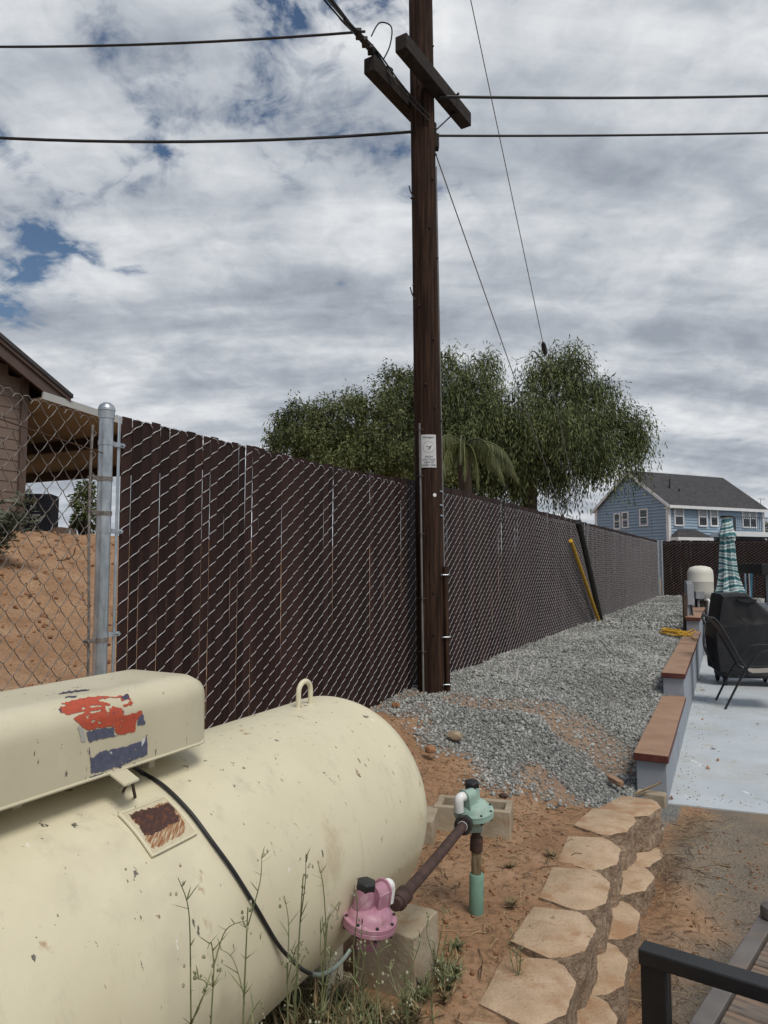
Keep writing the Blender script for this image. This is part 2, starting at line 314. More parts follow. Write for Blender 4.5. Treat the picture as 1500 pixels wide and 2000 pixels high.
# ------------------------------------------------------------------ ground
WALL_S0, WALL_S1, WALL_S2, WALL_S3 = 5.33, 7.78, 12.72, 13.5
def wall_w(s): return -.53 - .023*(s-5.35)              # patio-side face of the low wall
GRAV = [(5.2, -2.62), (4.95, -2.15), (4.62, -1.9), (4.50, -1.66), (4.30, -1.44), (4.42, -1.24), (4.36, -1.08), (4.55, -.90), (4.62, -.72), (4.9, -.55)]   # near edge of the gravel
def grav_edge(w):
    pts = sorted((b, a) for a, b in GRAV)
    if w <= pts[0][0]: return pts[0][1]
    if w >= pts[-1][0]: return pts[-1][1]
    for (w0, s0), (w1, s1) in zip(pts, pts[1:]):
        if w0 <= w <= w1: return lerp(s0, s1, (w-w0)/(w1-w0))
def nse(x, y, f, z=0.0): return noise.noise(Vector((x*f, y*f, z)))
def H(s, w, fine=True):
    low = -.16*(1-sm(1.6, 4.2, s)) + .52*sm(16.5, 19.5, s)
    A = .282 + .268*sm(3.9, 6.4, s)
    k = sm(-1.45, -2.35, w)
    up = lerp(A, .50 + .05*sm(4, 6, s), k)
    edge = np.interp(s, [4.25, 4.7, 5.3, 6.1, 7.2, 8.6, 10.5, 13], [.24, .06, .07, .19, .31, .40, .47, .52]) if s > 4.25 else .282
    up = lerp(up, min(up, edge), sm(-1.55, -.85, w))
    t = -(w+2.65)
    if t > 0: up += 1.62*sm(1.5, 8.6, t)
    if s < 4.25 or s > 4.95: st = sm(-.665, -.60, w) if s < 4.5 else sm(wall_w(s)-.14, wall_w(s)-.06, w)
    else: st = sm(-.9, -.2, w)
    z = lerp(up, low, st)
    if fine and 1.5 < s < 5.2 and -.6 < w < .2: z += (.075*math.exp(-((w+.33-.06*max(0, s-4))/.11)**2)*sm(2.2, 3.4, s)*(1-sm(4.9, 5.3, s)))*(.8+.5*nse(s, w, 4, 8))
    if fine and -4 < s < 14 and -14 < w < 3:
        on = 1-sm(4.9, 5.4, s)*sm(-.6, -.5, w)
        z += on*(.024*nse(s, w, 1.7) + .015*nse(s, w, 6.1, 3) + .009*nse(s, w, 17, 7)) * (1 if st < .5 else .35)
        if t > 1: z += (.07*nse(s, w, 1.9, 5) + .06*nse(s, w, 3.1, 15))*sm(1, 3, t)
    return float(z)
def grid_axis(segs):
    out = []
    for a, b, st in segs: out += list(np.arange(a, b-1e-6, st))
    return out + [segs[-1][1]]
sa = grid_axis([(-400, -60, 85), (-60, -8, 6.5), (-8, 0, .8), (0, 1.4, .1), (1.4, 6.2, .032), (6.2, 15, .16), (15, 30, .5), (30, 90, 6), (90, 900, 90)])
wa = grid_axis([(-500, -60, 88), (-60, -20, 4), (-20, -13.2, .5), (-13.2, -2.8, .16), (-2.8, .5, .032), (.5, 3, .12), (3, 20, 1.4), (20, 100, 10), (100, 600, 100)])
V = []; ga = []
for s in sa:
    for w in wa:
        p = SW(s, w, H(s, w)); V.append(p)
        gm = 0.0
        if -2.75 < w < -.45 and 4 < s < 27:
            gm = sm(-.25, .25, s - grav_edge(w) + .35*nse(s, w, 3.3, 9) + .12*nse(s, w, 11, 2)) * (1 - .7*sm(.16, .34, nse(s, w, 1.3, 31) + .25*nse(s, w, 5, 32)) * (1-sm(5.2, 7.5, s)*.8))
        elif s > 15 and w > -2.75: gm = 1
        am = sm(-.50, -.16, w + .24*nse(s, w, 1.5, 4) + .16*nse(s, w, 5, 6))
        ga.append((gm, am, 0, 1))
nw = len(wa)
idx = np.arange(len(sa)*nw).reshape(len(sa), nw)
Fq = np.stack([idx[:-1, :-1], idx[1:, :-1], idx[1:, 1:], idx[:-1, 1:]], -1).reshape(-1, 4)[:, ::-1]
def ground_material():
    m = bpy.data.materials.new('ground'); m.use_nodes = True; nt = m.node_tree; L = nt.links.new
    bs = nt.nodes['Principled BSDF']; bs.inputs['Roughness'].default_value = .95; bs.inputs['Specular IOR Level'].default_value = .2
    N = nt.nodes.new; g = N('ShaderNodeNewGeometry')
    def nz(s, d=8, r=.65, dist=0):
        t = N('ShaderNodeTexNoise'); t.inputs['Scale'].default_value = s; t.inputs['Detail'].default_value = d; t.inputs['Roughness'].default_value = r; t.inputs['Distortion'].default_value = dist
        L(g.outputs['Position'], t.inputs[0]); return t.outputs[0]
    def ramp(v, stops):
        r = N('ShaderNodeValToRGB'); e = r.color_ramp.elements
        while len(e) < len(stops): e.new(.5)
        for el, (p, c) in zip(e, stops): el.position = p; el.color = (*c, 1)
        L(v, r.inputs[0]); return r.outputs[0]
    def mixc(f, a, b):
        x = N('ShaderNodeMix'); x.data_type = 'RGBA'; L(f, x.inputs[0]); L(a, x.inputs[6]); L(b, x.inputs[7]); return x.outputs[2]
    dirt = ramp(nz(2.2), [(.32, (.25, .140, .078)), (.5, (.345, .205, .118)), (.68, (.43, .285, .180))])
    dirt = mixc(ramp(nz(34, 6), [(.46, (0, 0, 0)), (.64, (.8, .8, .8))]), dirt, ramp(nz(9), [(.3, (.13, .075, .042)), (.7, (.23, .15, .09))]))
    dirt = mixc(ramp(nz(75, 4), [(.62, (0, 0, 0)), (.70, (.8, .8, .8))]), dirt, ramp(nz(9), [(.3, (.36, .27, .18)), (.7, (.46, .38, .28))]))
    grav = ramp(nz(70, 4), [(.3, (.055, .058, .058)), (.5, (.17, .175, .17)), (.7, (.34, .345, .335))])
    asp = ramp(nz(110, 4), [(.35, (.095, .082, .067)), (.5, (.175, .148, .118)), (.68, (.31, .26, .205))])
    asp = mixc(ramp(nz(2.6), [(.47, (0, 0, 0)), (.68, (.8, .8, .8))]), asp, ramp(nz(60, 4), [(.3, (.20, .15, .105)), (.7, (.33, .26, .185))]))
    at = N('ShaderNodeVertexColor'); at.layer_name = 'mask'; sp = N('ShaderNodeSeparateColor'); L(at.outputs[0], sp.inputs[0])
    c = mixc(sp.outputs[1], dirt, asp); c = mixc(sp.outputs[0], c, grav); L(c, bs.inputs['Base Color'])
    b1 = N('ShaderNodeBump'); b1.inputs['Strength'].default_value = .8; b1.inputs['Distance'].default_value = .014; L(nz(38, 9, .7), b1.inputs['Height'])
    b2 = N('ShaderNodeBump'); b2.inputs['Strength'].default_value = .5; b2.inputs['Distance'].default_value = .006; L(nz(130, 4), b2.inputs['Height']); L(b1.outputs[0], b2.inputs['Normal'])
    L(b2.outputs[0], bs.inputs['Normal']); return m
me = npmesh('ground', [tuple(p) for p in V], Fq, ground_material(), True)
ca = me.color_attributes.new('mask', 'FLOAT_COLOR', 'POINT'); ca.data.foreach_set('color', np.array(ga, np.float32).ravel())
link('ground', me, kind='structure')

# patio slab
pat = bpy.data.objects.new('patio', None); COL.objects.link(pat); INV[pat] = Matrix.Identity(4); pat['kind'] = 'structure'
psp = [5.38, 7.85, 10.5, 13.4, 16.6]; pwp = [None, .95, 2.6, 6.0]
for a_, b_ in zip(psp, psp[1:]):
    for c_, d_ in zip(pwp, pwp[1:]):
        g_ = .004; ll = (lambda s: wall_w(s)-.02) if c_ is None else (lambda s: c_+g_)
        aa = (lambda w: a_ + .10*sm(-.5, .3, w)) if a_ == 5.38 else (lambda w: a_ + g_)
        pl = [SW(aa(ll(a_)), ll(a_), -.09)] + [SW(aa(w), w, -.09) for w in ((0, .3) if c_ is None and a_ == 5.38 else ())] + [SW(aa(d_), d_-g_, -.09), SW(b_-g_, d_-g_, -.09), SW(b_-g_, ll(b_), -.09)]
        b = MB(); b.prism(pl, (0, 0, 0), (0, 0, .102)); b.build('panel', M['patio'], pat, bevel=.004)
# ------------------------------------------------------------------ gravel stones (uncountable)
def blob(n=1, seed=0, flat=.65):
    bm = bmesh.new(); bmesh.ops.create_icosphere(bm, subdivisions=n, radius=1); r = random.Random(seed)
    for v in bm.verts: v.co *= r.uniform(.72, 1.18); v.co.z *= flat
    Vv = np.array([v.co[:] for v in bm.verts]); Ff = np.array([[v.index for v in f.verts] for f in bm.faces]); bm.free(); return Vv, Ff
BL = [blob(1, i) for i in range(7)]
def scatter(name, P, size, mat, **tags):
    """P (n,3), size (n,) -> one mesh of small stones"""
    P = np.asarray(P); n = len(P); VV = []; FF = []; o = 0
    kinds = rng.integers(0, len(BL), n)
    for k, (bv, bf) in enumerate(BL):
        sel = np.where(kinds == k)[0]; m = len(sel)
        if not m: continue
        q = rng.normal(size=(m, 4)); q[:, 1:3] *= .45; q /= np.linalg.norm(q, axis=1)[:, None]
        w_, x, y, z = q.T
        Rm = np.stack([1-2*(y*y+z*z), 2*(x*y-z*w_), 2*(x*z+y*w_), 2*(x*y+z*w_), 1-2*(x*x+z*z), 2*(y*z-x*w_), 2*(x*z-y*w_), 2*(y*z+x*w_), 1-2*(x*x+y*y)], -1).reshape(m, 3, 3)
        an = rng.uniform(.7, 1.35, (m, 1, 3))
        vv = np.einsum('mij,mvj->mvi', Rm, bv[None]*an)*size[sel][:, None, None] + P[sel][:, None]
        VV.append(vv.reshape(-1, 3)); FF.append((bf[None] + (np.arange(m)*len(bv))[:, None, None]).reshape(-1, 3) + o); o += m*len(bv)
    return link(name, npmesh(name, np.concatenate(VV), np.concatenate(FF), mat), **tags)
def ground_pts(n, s0, s1, w0, w1, keep):
    out = []
    S = rng.uniform(s0, s1, n); Wd = rng.uniform(w0, w1, n)
    for s, w in zip(S, Wd):
        if keep(s, w): out.append((s, w))
    return out
def thin(s, w): return sm(.16, .34, nse(s, w, 1.3, 31) + .25*nse(s, w, 5, 32)) * (1-sm(5.2, 7.5, s)*.8)   # worn patches where soil shows
def keepg(s, w):
    if s > 4.9 and w > wall_w(s)-.22: return False
    e = s - grav_edge(w) + .35*nse(s, w, 3.3, 9) + .12*nse(s, w, 11, 2)
    return random.random() < sm(-.30, .22, e) * (1 - .75*thin(s, w))
sw1 = ground_pts(36000, 4.0, 7.6, -2.66, -.5, keepg); sw2 = ground_pts(24000, 7.6, 12.5, -2.66, -.6, keepg); sw3 = ground_pts(13000, 12.5, 26, -2.66, 1.0, lambda s, w: not (s < 17 and w > wall_w(s)-.25))
P = []; Z = []
for (lst, a, b) in ((sw1, .006, .0145), (sw2, .011, .020), (sw3, .016, .030)):
    for s, w in lst:
        r = random.uniform(a, b)*(1 if random.random() > .05 else 1.35); p = SW(s, w, H(s, w) + r*random.uniform(.0, .6)); P.append(p[:]); Z.append(r)
scatter('gravel', P, np.array(Z), M['stonewhite'], kind='stuff', label='grey crushed gravel between fence and low wall', category='gravel')
# loose bits on the dirt
def keepd(s, w): return s < grav_edge(w)+.1 and not (-1.75 < w < -1.05 and s < 2.3)
P = []; Z = []
for s, w in ground_pts(4200, 1.7, 5.0, -2.4, .9, keepd):
    if -.78 < w < -.3: continue
    r = random.choice([.003, .004, .005, .006, .009]); P.append(SW(s, w, H(s, w)+r*.3)[:]); Z.append(r)
for s, w in ground_pts(3600, 1.5, 14, -14, -2.8, lambda s, w: True):
    r = random.uniform(.006, .03)*random.choice([.6, 1, 1.5]); P.append(SW(s, w, H(s, w)+r*.3)[:]); Z.append(r)
scatter('soil_clods', P, np.array(Z), M['clod'], kind='stuff', label='small clods and pebbles scattered over the orange dirt', category='soil')
tw = MB()
for s, w in ground_pts(2000, 1.7, 4.7, -2.2, .9, keepd):
    if -.8 < w < -.34 and random.random() < .85: continue
    if w > -.15 and random.random() < .85: continue
    z = H(s, w)+.004; a = random.uniform(0, 6.28); l = random.uniform(.02, .09) if random.random() < .93 else random.uniform(.1, .22)
    p = SW(s, w, z); dv = Vector((math.cos(a), math.sin(a), 0))*l; k = Vector((-dv.y, dv.x, 0))*random.uniform(-.3, .3)
    tw.tube([p, p+dv*.5+k+UP*random.uniform(.001, .012), p+dv+UP*random.uniform(0, .006)], random.uniform(.0008, .002), 4, False)
tw.build('dry_litter', M['twig'], kind='stuff', label='dry twigs and straw strewn over the dirt and block wall', category='litter', smooth=False)
tw = MB()
for i in range(520):                                      # straw drift at the foot of the block wall
    s = random.uniform(2.2, 5.1); w = random.gauss(-.36, .07)+.05*max(0, s-4.3); z = H(s, w)+random.uniform(.0, .035)
    a = random.uniform(0, 6.28); l = random.uniform(.03, .11); p = SW(s, w, z); dv = Vector((math.cos(a), math.sin(a), random.uniform(-.1, .35)))*l
    tw.tube([p, p+dv*.5+Vector((0, 0, random.uniform(0, .01))), p+dv], random.uniform(.0008, .0016), 4, False)
tw.build('straw_drift', M['twig'], kind='stuff', label='straw and dead roots along the foot of the block wall', category='straw', smooth=False)

# ------------------------------------------------------------------ block retaining wall
def block_mesh(seed):
    r = random.Random(seed)
    pts = [(-.15, -.255), (.15, -.255), (.198, -.100), (.168, -.050), (.092, 0), (-.092, 0), (-.168, -.050), (-.198, -.100)]   # along s, along w
    n = len(pts); h = .186; V = []; Fc = []; mi = []; ring = []
    for i in range(n):
        a, b = Vector(pts[i]), Vector(pts[(i+1) % n]); k = 8 if i == 4 else 5 if 2 <= i <= 6 else 3
        for j in range(k): ring.append((a.lerp(b, j/k), 2 <= i <= 6))
    m = len(ring); L = 9
    for l in range(L):
        z = -h + h*l/(L-1)
        for q, front in ring:
            e = .35 if l in (0, L-1) else 1.0
            d = (.016*nse(q.x*11+seed*7, z*11, 1, q.y*11) + .010*nse(q.x*31+seed*3, z*31, 1, q.y*31+4)) * e if front else .002*r.uniform(-1, 1)
            o = Vector((q.x, q.y+.12)).normalized(); V.append((q.x + o.x*d, q.y + o.y*d, z + (.0018*r.uniform(-1, 1) if l == L-1 else .004*r.uniform(-1, 1))))
    for l in range(L-1):
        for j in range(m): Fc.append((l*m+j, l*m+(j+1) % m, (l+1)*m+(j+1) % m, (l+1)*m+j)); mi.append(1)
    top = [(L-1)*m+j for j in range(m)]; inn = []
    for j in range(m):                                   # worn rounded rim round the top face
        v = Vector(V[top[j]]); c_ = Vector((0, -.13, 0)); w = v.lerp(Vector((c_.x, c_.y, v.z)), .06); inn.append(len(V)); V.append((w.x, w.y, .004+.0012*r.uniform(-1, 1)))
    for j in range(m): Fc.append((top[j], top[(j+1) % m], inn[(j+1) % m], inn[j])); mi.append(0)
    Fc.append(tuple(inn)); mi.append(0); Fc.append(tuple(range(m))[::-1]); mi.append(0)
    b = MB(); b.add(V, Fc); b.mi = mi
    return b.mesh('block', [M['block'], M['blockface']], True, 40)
bms = [block_mesh(i) for i in range(6)]
bw = thing('block_retaining_wall', SW(3.2, -.5, 0), 'curved tan retaining wall of stacked garden blocks beside the dirt bed', 'retaining wall')
tops = [(1262, 1583, .0), (1222, 1606, .0), (1150, 1664, .0), (1127, 1738, .0), (1083, 1832, 0), (1042, 1945, 0), (990, 2090, 0)]
row = []
for px, py, _ in tops:
    p = atZ(px, py, .29); s, w = to_sw(p.x, p.y); row.append((s, w))
row = [(4.30, -.50), (3.98, -.575), (3.56, -.575), (3.15, -.56), (2.75, -.545), (2.36, -.535), (1.97, -.53), (1.58, -.52), (1.19, -.50)]
a0 = math.atan2(DY, DX)
for i, (s, w) in enumerate(row):
    nx = row[min(i+1, len(row)-1)]; pv = row[max(i-1, 0)]; yaw = math.atan2(pv[1]-nx[1], pv[0]-nx[0])
    yy = a0 - math.pi*0 + R(random.uniform(-3, 3)) - yaw
    for c in range(3):
        ds = 0 if c != 1 else -.2; ww = w + (.10 if i else .035)*c + random.uniform(-.008, .012)
        if i == 0 and c == 2: continue
        if i < 3 and c == 2: continue
        ss = s + ds
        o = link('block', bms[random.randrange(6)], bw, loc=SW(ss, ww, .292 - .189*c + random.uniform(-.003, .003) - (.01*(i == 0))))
        # local x -> DV, local y -> NV : rotate by -(90-...) ; NV is DV turned clockwise, so mirror y
        o.rotation_euler = (0, 0, yy); o.scale = (1, -1, 1)
        o.rotation_euler[0] = R(random.uniform(-1.2, 1.2)); o.rotation_euler[1] = R(random.uniform(-1.2, 1.2))

# ------------------------------------------------------------------ low stepped wall with caps
def wv(s, w0, z): return SW(s, wall_w(s)+w0, z)
gw = thing('stepped_wall', wv(7, -.1, 0), 'low grey painted stepped block wall with brown caps beside the patio', 'garden wall')
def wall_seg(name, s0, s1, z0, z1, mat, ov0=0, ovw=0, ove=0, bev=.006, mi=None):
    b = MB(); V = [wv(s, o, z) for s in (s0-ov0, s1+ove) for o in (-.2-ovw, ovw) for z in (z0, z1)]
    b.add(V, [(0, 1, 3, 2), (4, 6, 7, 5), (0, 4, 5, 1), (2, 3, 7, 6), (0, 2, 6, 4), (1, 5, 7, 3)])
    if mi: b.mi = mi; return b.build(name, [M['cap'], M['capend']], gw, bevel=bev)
    return b.build(name, mat, gw, bevel=bev)
wall_seg('wall_section', 5.36, 7.80, -.1, .283, M['cmu']); wall_seg('wall_section', 7.803, 12.72, -.1, .505, M['cmu']); wall_seg('wall_section', 12.723, 16.5, -.1, .722, M['cmu'])
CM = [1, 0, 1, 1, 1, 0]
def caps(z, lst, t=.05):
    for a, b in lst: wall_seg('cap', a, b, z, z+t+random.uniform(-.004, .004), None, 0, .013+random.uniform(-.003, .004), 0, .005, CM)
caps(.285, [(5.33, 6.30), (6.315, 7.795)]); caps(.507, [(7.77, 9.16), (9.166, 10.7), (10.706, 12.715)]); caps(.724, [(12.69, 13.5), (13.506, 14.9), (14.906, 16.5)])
# bare footing under the near end of the wall
ft = MB(); ft.box(SW(5.315, wall_w(5.3)-.1, .02), (.085, .19, .14), (DV, NV, UP)); ft.build('footing', M['conc'], gw, bevel=.01)

# ------------------------------------------------------------------ slatted chain-link fence
FW = -2.654; PITCH_S = .0635; PV = .0889
ZT, ZB = 2.385, .555
def chain(s0, ncol, h, p, z0, z1, r, amp, place, seg=4, sides=4, jitter=0.0, loops=True, ez=1.0):
    """woven wire; place(x, off, z) -> world point. returns numpy verts, quads"""
    paths = []
    nz_ = int((z1-z0)/(p/2))
    for k in range(ncol):
        pts = []; zo = z0 + (k % 2)*p/2
        for j in range(nz_ - (k % 2)):
            x0 = s0 + (k + (j % 2))*h; x1 = s0 + (k + ((j+1) % 2))*h; sg = 1 if j % 2 == 0 else -1
            for q in range(seg):
                t = q/seg; pts.append((x0 + (x1-x0)*(t - .055*ez*math.sin(2*math.pi*t)), sg*amp*(.42+.58*max(0.0, math.sin(math.pi*t))**.4), zo + (j + t + .03*ez*math.sin(2*math.pi*t))*p/2))
        pts.append((s0 + (k + ((nz_ - (k % 2)) % 2))*h, 0, zo + (nz_ - (k % 2))*p/2))
        if loops:
            xe = pts[-1][0]; ze = pts[-1][2]
            pts += [(xe + h*.25, amp*.7, ze+.012), (xe+h*.7, amp, ze+.008), (xe+h*1.05, amp*.5, ze-.012)] if k % 2 else [(xe-h*.1, 0, ze+.010), (xe-h*.5, -amp, ze+.016), (xe-h*.9, -amp, ze)]
        paths.append([place(*q) for q in pts])
    n = max(len(a) for a in paths)
    A = np.array([[tuple(q) for q in (a + [a[-1]]*(n-len(a)))] for a in paths])
    for i, a in enumerate(paths):                       # keep the padded tail from collapsing to a point
        for j in range(len(a), n): A[i, j] = A[i, len(a)-1] + (A[i, len(a)-1]-A[i, len(a)-2])*1e-3*(j-len(a)+1)
    T = np.gradient(A, axis=1); T /= np.linalg.norm(T, axis=2)[..., None] + 1e-12
    U = np.cross(T, np.array([0.31, .2, .93])); U /= np.linalg.norm(U, axis=2)[..., None] + 1e-12; Wv = np.cross(T, U)
    an = np.arange(sides)*2*np.pi/sides
    Vv = A[:, :, None] + r*(U[:, :, None]*np.cos(an)[None, None, :, None] + Wv[:, :, None]*np.sin(an)[None, None, :, None])
    K, n_ = A.shape[:2]; ix = np.arange(K*n_*sides).reshape(K, n_, sides); nx = np.roll(ix, -1, 2)
    Fq = np.stack([ix[:, :-1], nx[:, :-1], nx[:, 1:], ix[:, 1:]], -1).reshape(-1, 4)
    return Vv.reshape(-1, 3), Fq
def slat_mesh(seed):
    r = random.Random(seed); hw = .0318; th = .0025; Ht = ZT-ZB+.035
    prof = [(-hw, 0), (-hw*.92, th), (-hw*.35, th*.8), (-hw*.3, th), (hw*.3, th), (hw*.35, th*.8), (hw*.92, th), (hw, 0), (hw*.92, -th), (-hw*.92, -th)]
    b = MB(); V = []; L = 5
    for l in range(L):
        z = Ht*l/(L-1); dx = r.uniform(-.0016, .0016); dy = r.uniform(-.002, .002); tw_ = r.uniform(-.05, .05)
        for (x, y) in prof: V.append((x + dx, y + dy + x*tw_, z))
    n = len(prof); Fc = [(l*n+j, l*n+(j+1) % n, (l+1)*n+(j+1) % n, (l+1)*n+j) for l in range(L-1) for j in range(n)] + [tuple(range(n))[::-1], tuple(range((L-1)*n, L*n))]
    b.add(V, Fc); return b.mesh('slat', M['slat'], True, 50)
slats = [slat_mesh(i) for i in range(14)]
yaw_f = math.atan2(DY, DX)
S0 = 2.475; NS = int((25.75-S0)/PITCH_S)
fence = thing('slatted_fence', SW(S0, FW, ZB), 'long chain link fence with dark brown privacy slats running past the pole', 'fence')
rest = MB()
zb_of = lambda s: lerp(.50, .555, sm(4.5, 6.5, s))
for k in range(NS):
    s = S0 + (k+.5)*PITCH_S; me = slats[random.randrange(14)]; z = zb_of(s) - .012 + random.uniform(-.008, .008)
    an = yaw_f + R(random.gauss(0, 2.2)); p = SW(s + random.gauss(0, .0008), FW, z)
    if k < 300: link('slat', me, fence, loc=p, rot=(R(random.uniform(-.1, .1)), 0, an))
    else:
        Mx = Matrix.Translation(p) @ Matrix.Rotation(an, 4, 'Z'); rest.add([Mx @ v.co for v in me.vertices], [tuple(q.vertices) for q in me.polygons])
rest.build('slat', M['slat'], fence, kind='stuff')
def pl_f(x, o, z): return SW(x, FW+o, z + .006*math.sin(x*.9) + .004*math.sin(x*2.7))
k1 = 120
Va, Fa = chain(S0, k1, PITCH_S, PV, ZB, ZT-.01, .0022, .0064, pl_f, 5, 4)
Vb, Fb = chain(S0 + k1*PITCH_S, NS-k1, PITCH_S, PV, ZB, ZT-.01, .0029, .0066, pl_f, 4, 3)
link('wire_mesh', npmesh('wire_mesh', np.concatenate([Va, Vb]), np.concatenate([Fa, Fb+len(Va)]), M['wire'], True), fence)
# end post, tension bar and bands
PS = 2.378
b = MB(); b.tube([SW(PS, FW, .2), SW(PS, FW, 2.36)], .0325, 24); post = b.build('post', M['galv'], fence)
b = MB(); b.lathe([(.036, 2.325), (.037, 2.36), (.039, 2.362), (.039, 2.372), (.032, 2.388), (.018, 2.399), (.003, 2.403)], SW(PS, FW, 0), n=24); b.build('cap', M['galv'], post)
b = MB(); b.box(SW(PS+.078, FW, 1.42), (.016, .006, 1.86), (DV, NV, UP)); b.build('tension_bar', M['galv'], fence, bevel=.002)
for z in (2.21, 1.80, 1.32, .85):
    b = MB(); b.lathe([(.0352, -.011), (.0352, .011)], SW(PS, FW, z), n=24)
    b.box(SW(PS+.065, FW+.008, z), (.075, .004, .022), (DV, NV, UP)); b.box(SW(PS+.065, FW-.008, z), (.075, .004, .022), (DV, NV, UP))
    b.tube([SW(PS+.092, FW-.014, z), SW(PS+.092, FW+.022, z)], .007, 8); b.build('band', M['galv'], post)
# far corner post and perpendicular fence
CS = 25.85
for ds, dw, r_ in ((0, 0, .05), (.06, .11, .045)):
    b = MB(); b.tube([SW(CS+ds, FW+dw, .3), SW(CS+ds, FW+dw, 2.42)], r_, 14); b.build('post', M['galv'], fence)
far = thing('slatted_fence', SW(CS+.3, 0, .55), 'dark slatted fence closing the far end behind the pressure tank', 'fence')
NF = int(9.5/PITCH_S); b = MB()
for k in range(NF):
    me = slats[random.randrange(14)]; Mx = Matrix.Translation(SW(CS+.12, FW+.07+(k+.5)*PITCH_S, .53+random.uniform(-.01, .01))) @ Matrix.Rotation(yaw_f - math.pi/2 + R(random.gauss(0, 1.5)), 4, 'Z')
    b.add([Mx @ v.co for v in me.vertices], [tuple(q.vertices) for q in me.polygons])
b.build('slat', M['slat'], far, kind='stuff')
Va, Fa = chain(0, NF, PITCH_S, PV, .55, 2.37, .0032, .0065, lambda x, o, z: SW(CS+.12-o, FW+.07+x, z), 3, 3)
link('wire_mesh', npmesh('wire_mesh', Va, Fa, M['wire'], True), far)

# old open chain-link fence to the left
A0 = SW(PS-.062, FW+.005, 0); B0 = Vector((-1.72, 1.85, 0)); dv = (B0-A0).normalized(); nv = Vector((-dv.y, dv.x, 0))
old = thing('chain_link_fence', (A0+B0)/2 + UP*.4, 'old open wire chain link fence left of the shiny post', 'fence')
def pl_o(x, o, z): return A0 + dv*(x + .015*math.sin(z*2.2+1)*min(1, x*3) + .02*math.exp(-x*6)*math.sin(z*5)) + nv*(-o + .012*math.sin(x*3+z*2)) + UP*(z + .025*min(1, x*1.5) + .006*math.sin(x*11))
Va, Fa = chain(0, 30, .050, .10, .35, 2.33, .0021, .0050, pl_o, 4, 4, ez=-.35)
link('wire_mesh', npmesh('wire_mesh', Va, Fa, M['oldwire'], True), old)
b = MB(); b.tube([A0 + dv*(.02+.012*math.sin(z*4)) + UP*z for z in np.linspace(.4, 2.28, 16)], .006, 6); b.build('tension_bar', M['oldwire'], old)
b = MB(); b.tube([A0 + dv*x + nv*.014 + UP*(2.16 + .10*x - .02*math.sin(x*2)) for x in np.linspace(-.08, 1.5, 12)], .0028, 6); b.build('tension_wire', M['rustwire'], old)
b = MB(); b.tube(sub([atW(147, 1070, FW), atW(143, 1085, FW), atW(128, 1093, FW), atW(112, 1095, FW)], 4), .0025, 5); b.build('loose_wire', M['rustwire'], old)
for z in (2.04, 1.88, 1.30):
    b = MB(); b.lathe([(.0357, -.01), (.0357, .01)], SW(PS, FW, z), n=20); b.box(SW(PS-.06, FW+.008, z), (.07, .004, .02), (DV, NV, UP)); b.tube([SW(PS-.085, FW-.01, z), SW(PS-.085, FW+.025, z+.004)], .007, 6); b.build('band', M['oldwire'], old)

# ------------------------------------------------------------------ propane tank
TW, TZ, TR, TE, HD = -1.389, .777, .38, 2.313, .19
tank = thing('propane_tank', SW(1.2, TW, .2), 'large cream horizontal propane tank with scuffed paint in front of the fence', 'propane tank')
prof = [(TR*math.cos(a), -.02 - HD*math.sin(a)) for a in np.linspace(math.pi/2, 0, 10)] + [(TR, x) for x in np.linspace(0.1, TE-.02, 12)] + [(TR+.0022, TE-.012), (TR+.0022, TE+.004), (TR-.0005, TE+.012)] + [(TR*math.cos(a), TE+HD*math.sin(a)) for a in np.linspace(.10, math.pi/2, 14)]
b = MB(); b.lathe(prof, SW(0, TW, TZ), DV, n=96); b.build('shell', M['cream'], tank, angle=60)
def on_tank(px, py, off=0.0):
    r = ray(px, py); o = EYE - SW(0, TW, TZ); rp = r - DV*r.dot(DV); op = o - DV*o.dot(DV)
    a = rp.dot(rp); bq = 2*op.dot(rp); c = op.dot(op) - (TR+off)**2; t = (-bq - math.sqrt(max(0, bq*bq-4*a*c)))/(2*a); return EYE + r*t
def tank_n(p): q = p - SW(0, TW, TZ); q = q - DV*q.dot(DV); return q.normalized()
# lid: rounded box
LS0, LS1, LW0, LW1, LZ0, LZ1 = .52, 1.478, -1.525, -1.235, 1.197, 1.368
lr = .056
def rbox(c, h, r, seg=10, low=None):
    bm = bmesh.new(); bmesh.ops.create_cube(bm, size=2); bmesh.ops.subdivide_edges(bm, edges=bm.edges, cuts=seg, use_grid_fill=True)
    V = []
    for v in bm.verts:
        p = [math.copysign(min(1, abs(k)**.75), k) for k in v.co]
        q = [p[i]*h[i] for i in range(3)]; inn = [max(-(h[i]-r), min(h[i]-r, q[i])) for i in range(3)]
        if low: inn[2] = max(-h[2], min(h[2]-r, q[2]))
        d = Vector([q[i]-inn[i] for i in range(3)])
        if d.length > 1e-9: d = d.normalized()*r
        pp = Vector(inn)+d
        if low: pp.z = max(pp.z, -h[2])
        V.append(pp)
    Fc = [tuple(v.index for v in f.verts) for f in bm.faces]; bm.free(); return V, Fc
Vl, Fl = rbox(None, ((LS1-LS0)/2, (LW1-LW0)/2, (LZ1-LZ0)/2), lr, 14, True)
lc = ((LS0+LS1)/2, (LW0+LW1)/2, (LZ0+LZ1)/2)
def lidp(v): return SW(lc[0]+v[0], lc[1]+v[1], lc[2]+v[2] + .012*(v[1]/.2)*(-1)*0)
b = MB(); b.add([lidp(v) for v in Vl], Fl); lid = b.build('lid', M['creamlid'], tank, angle=60)
b = MB()                                                # rolled rim along the lid's lower edge and the seam near its top
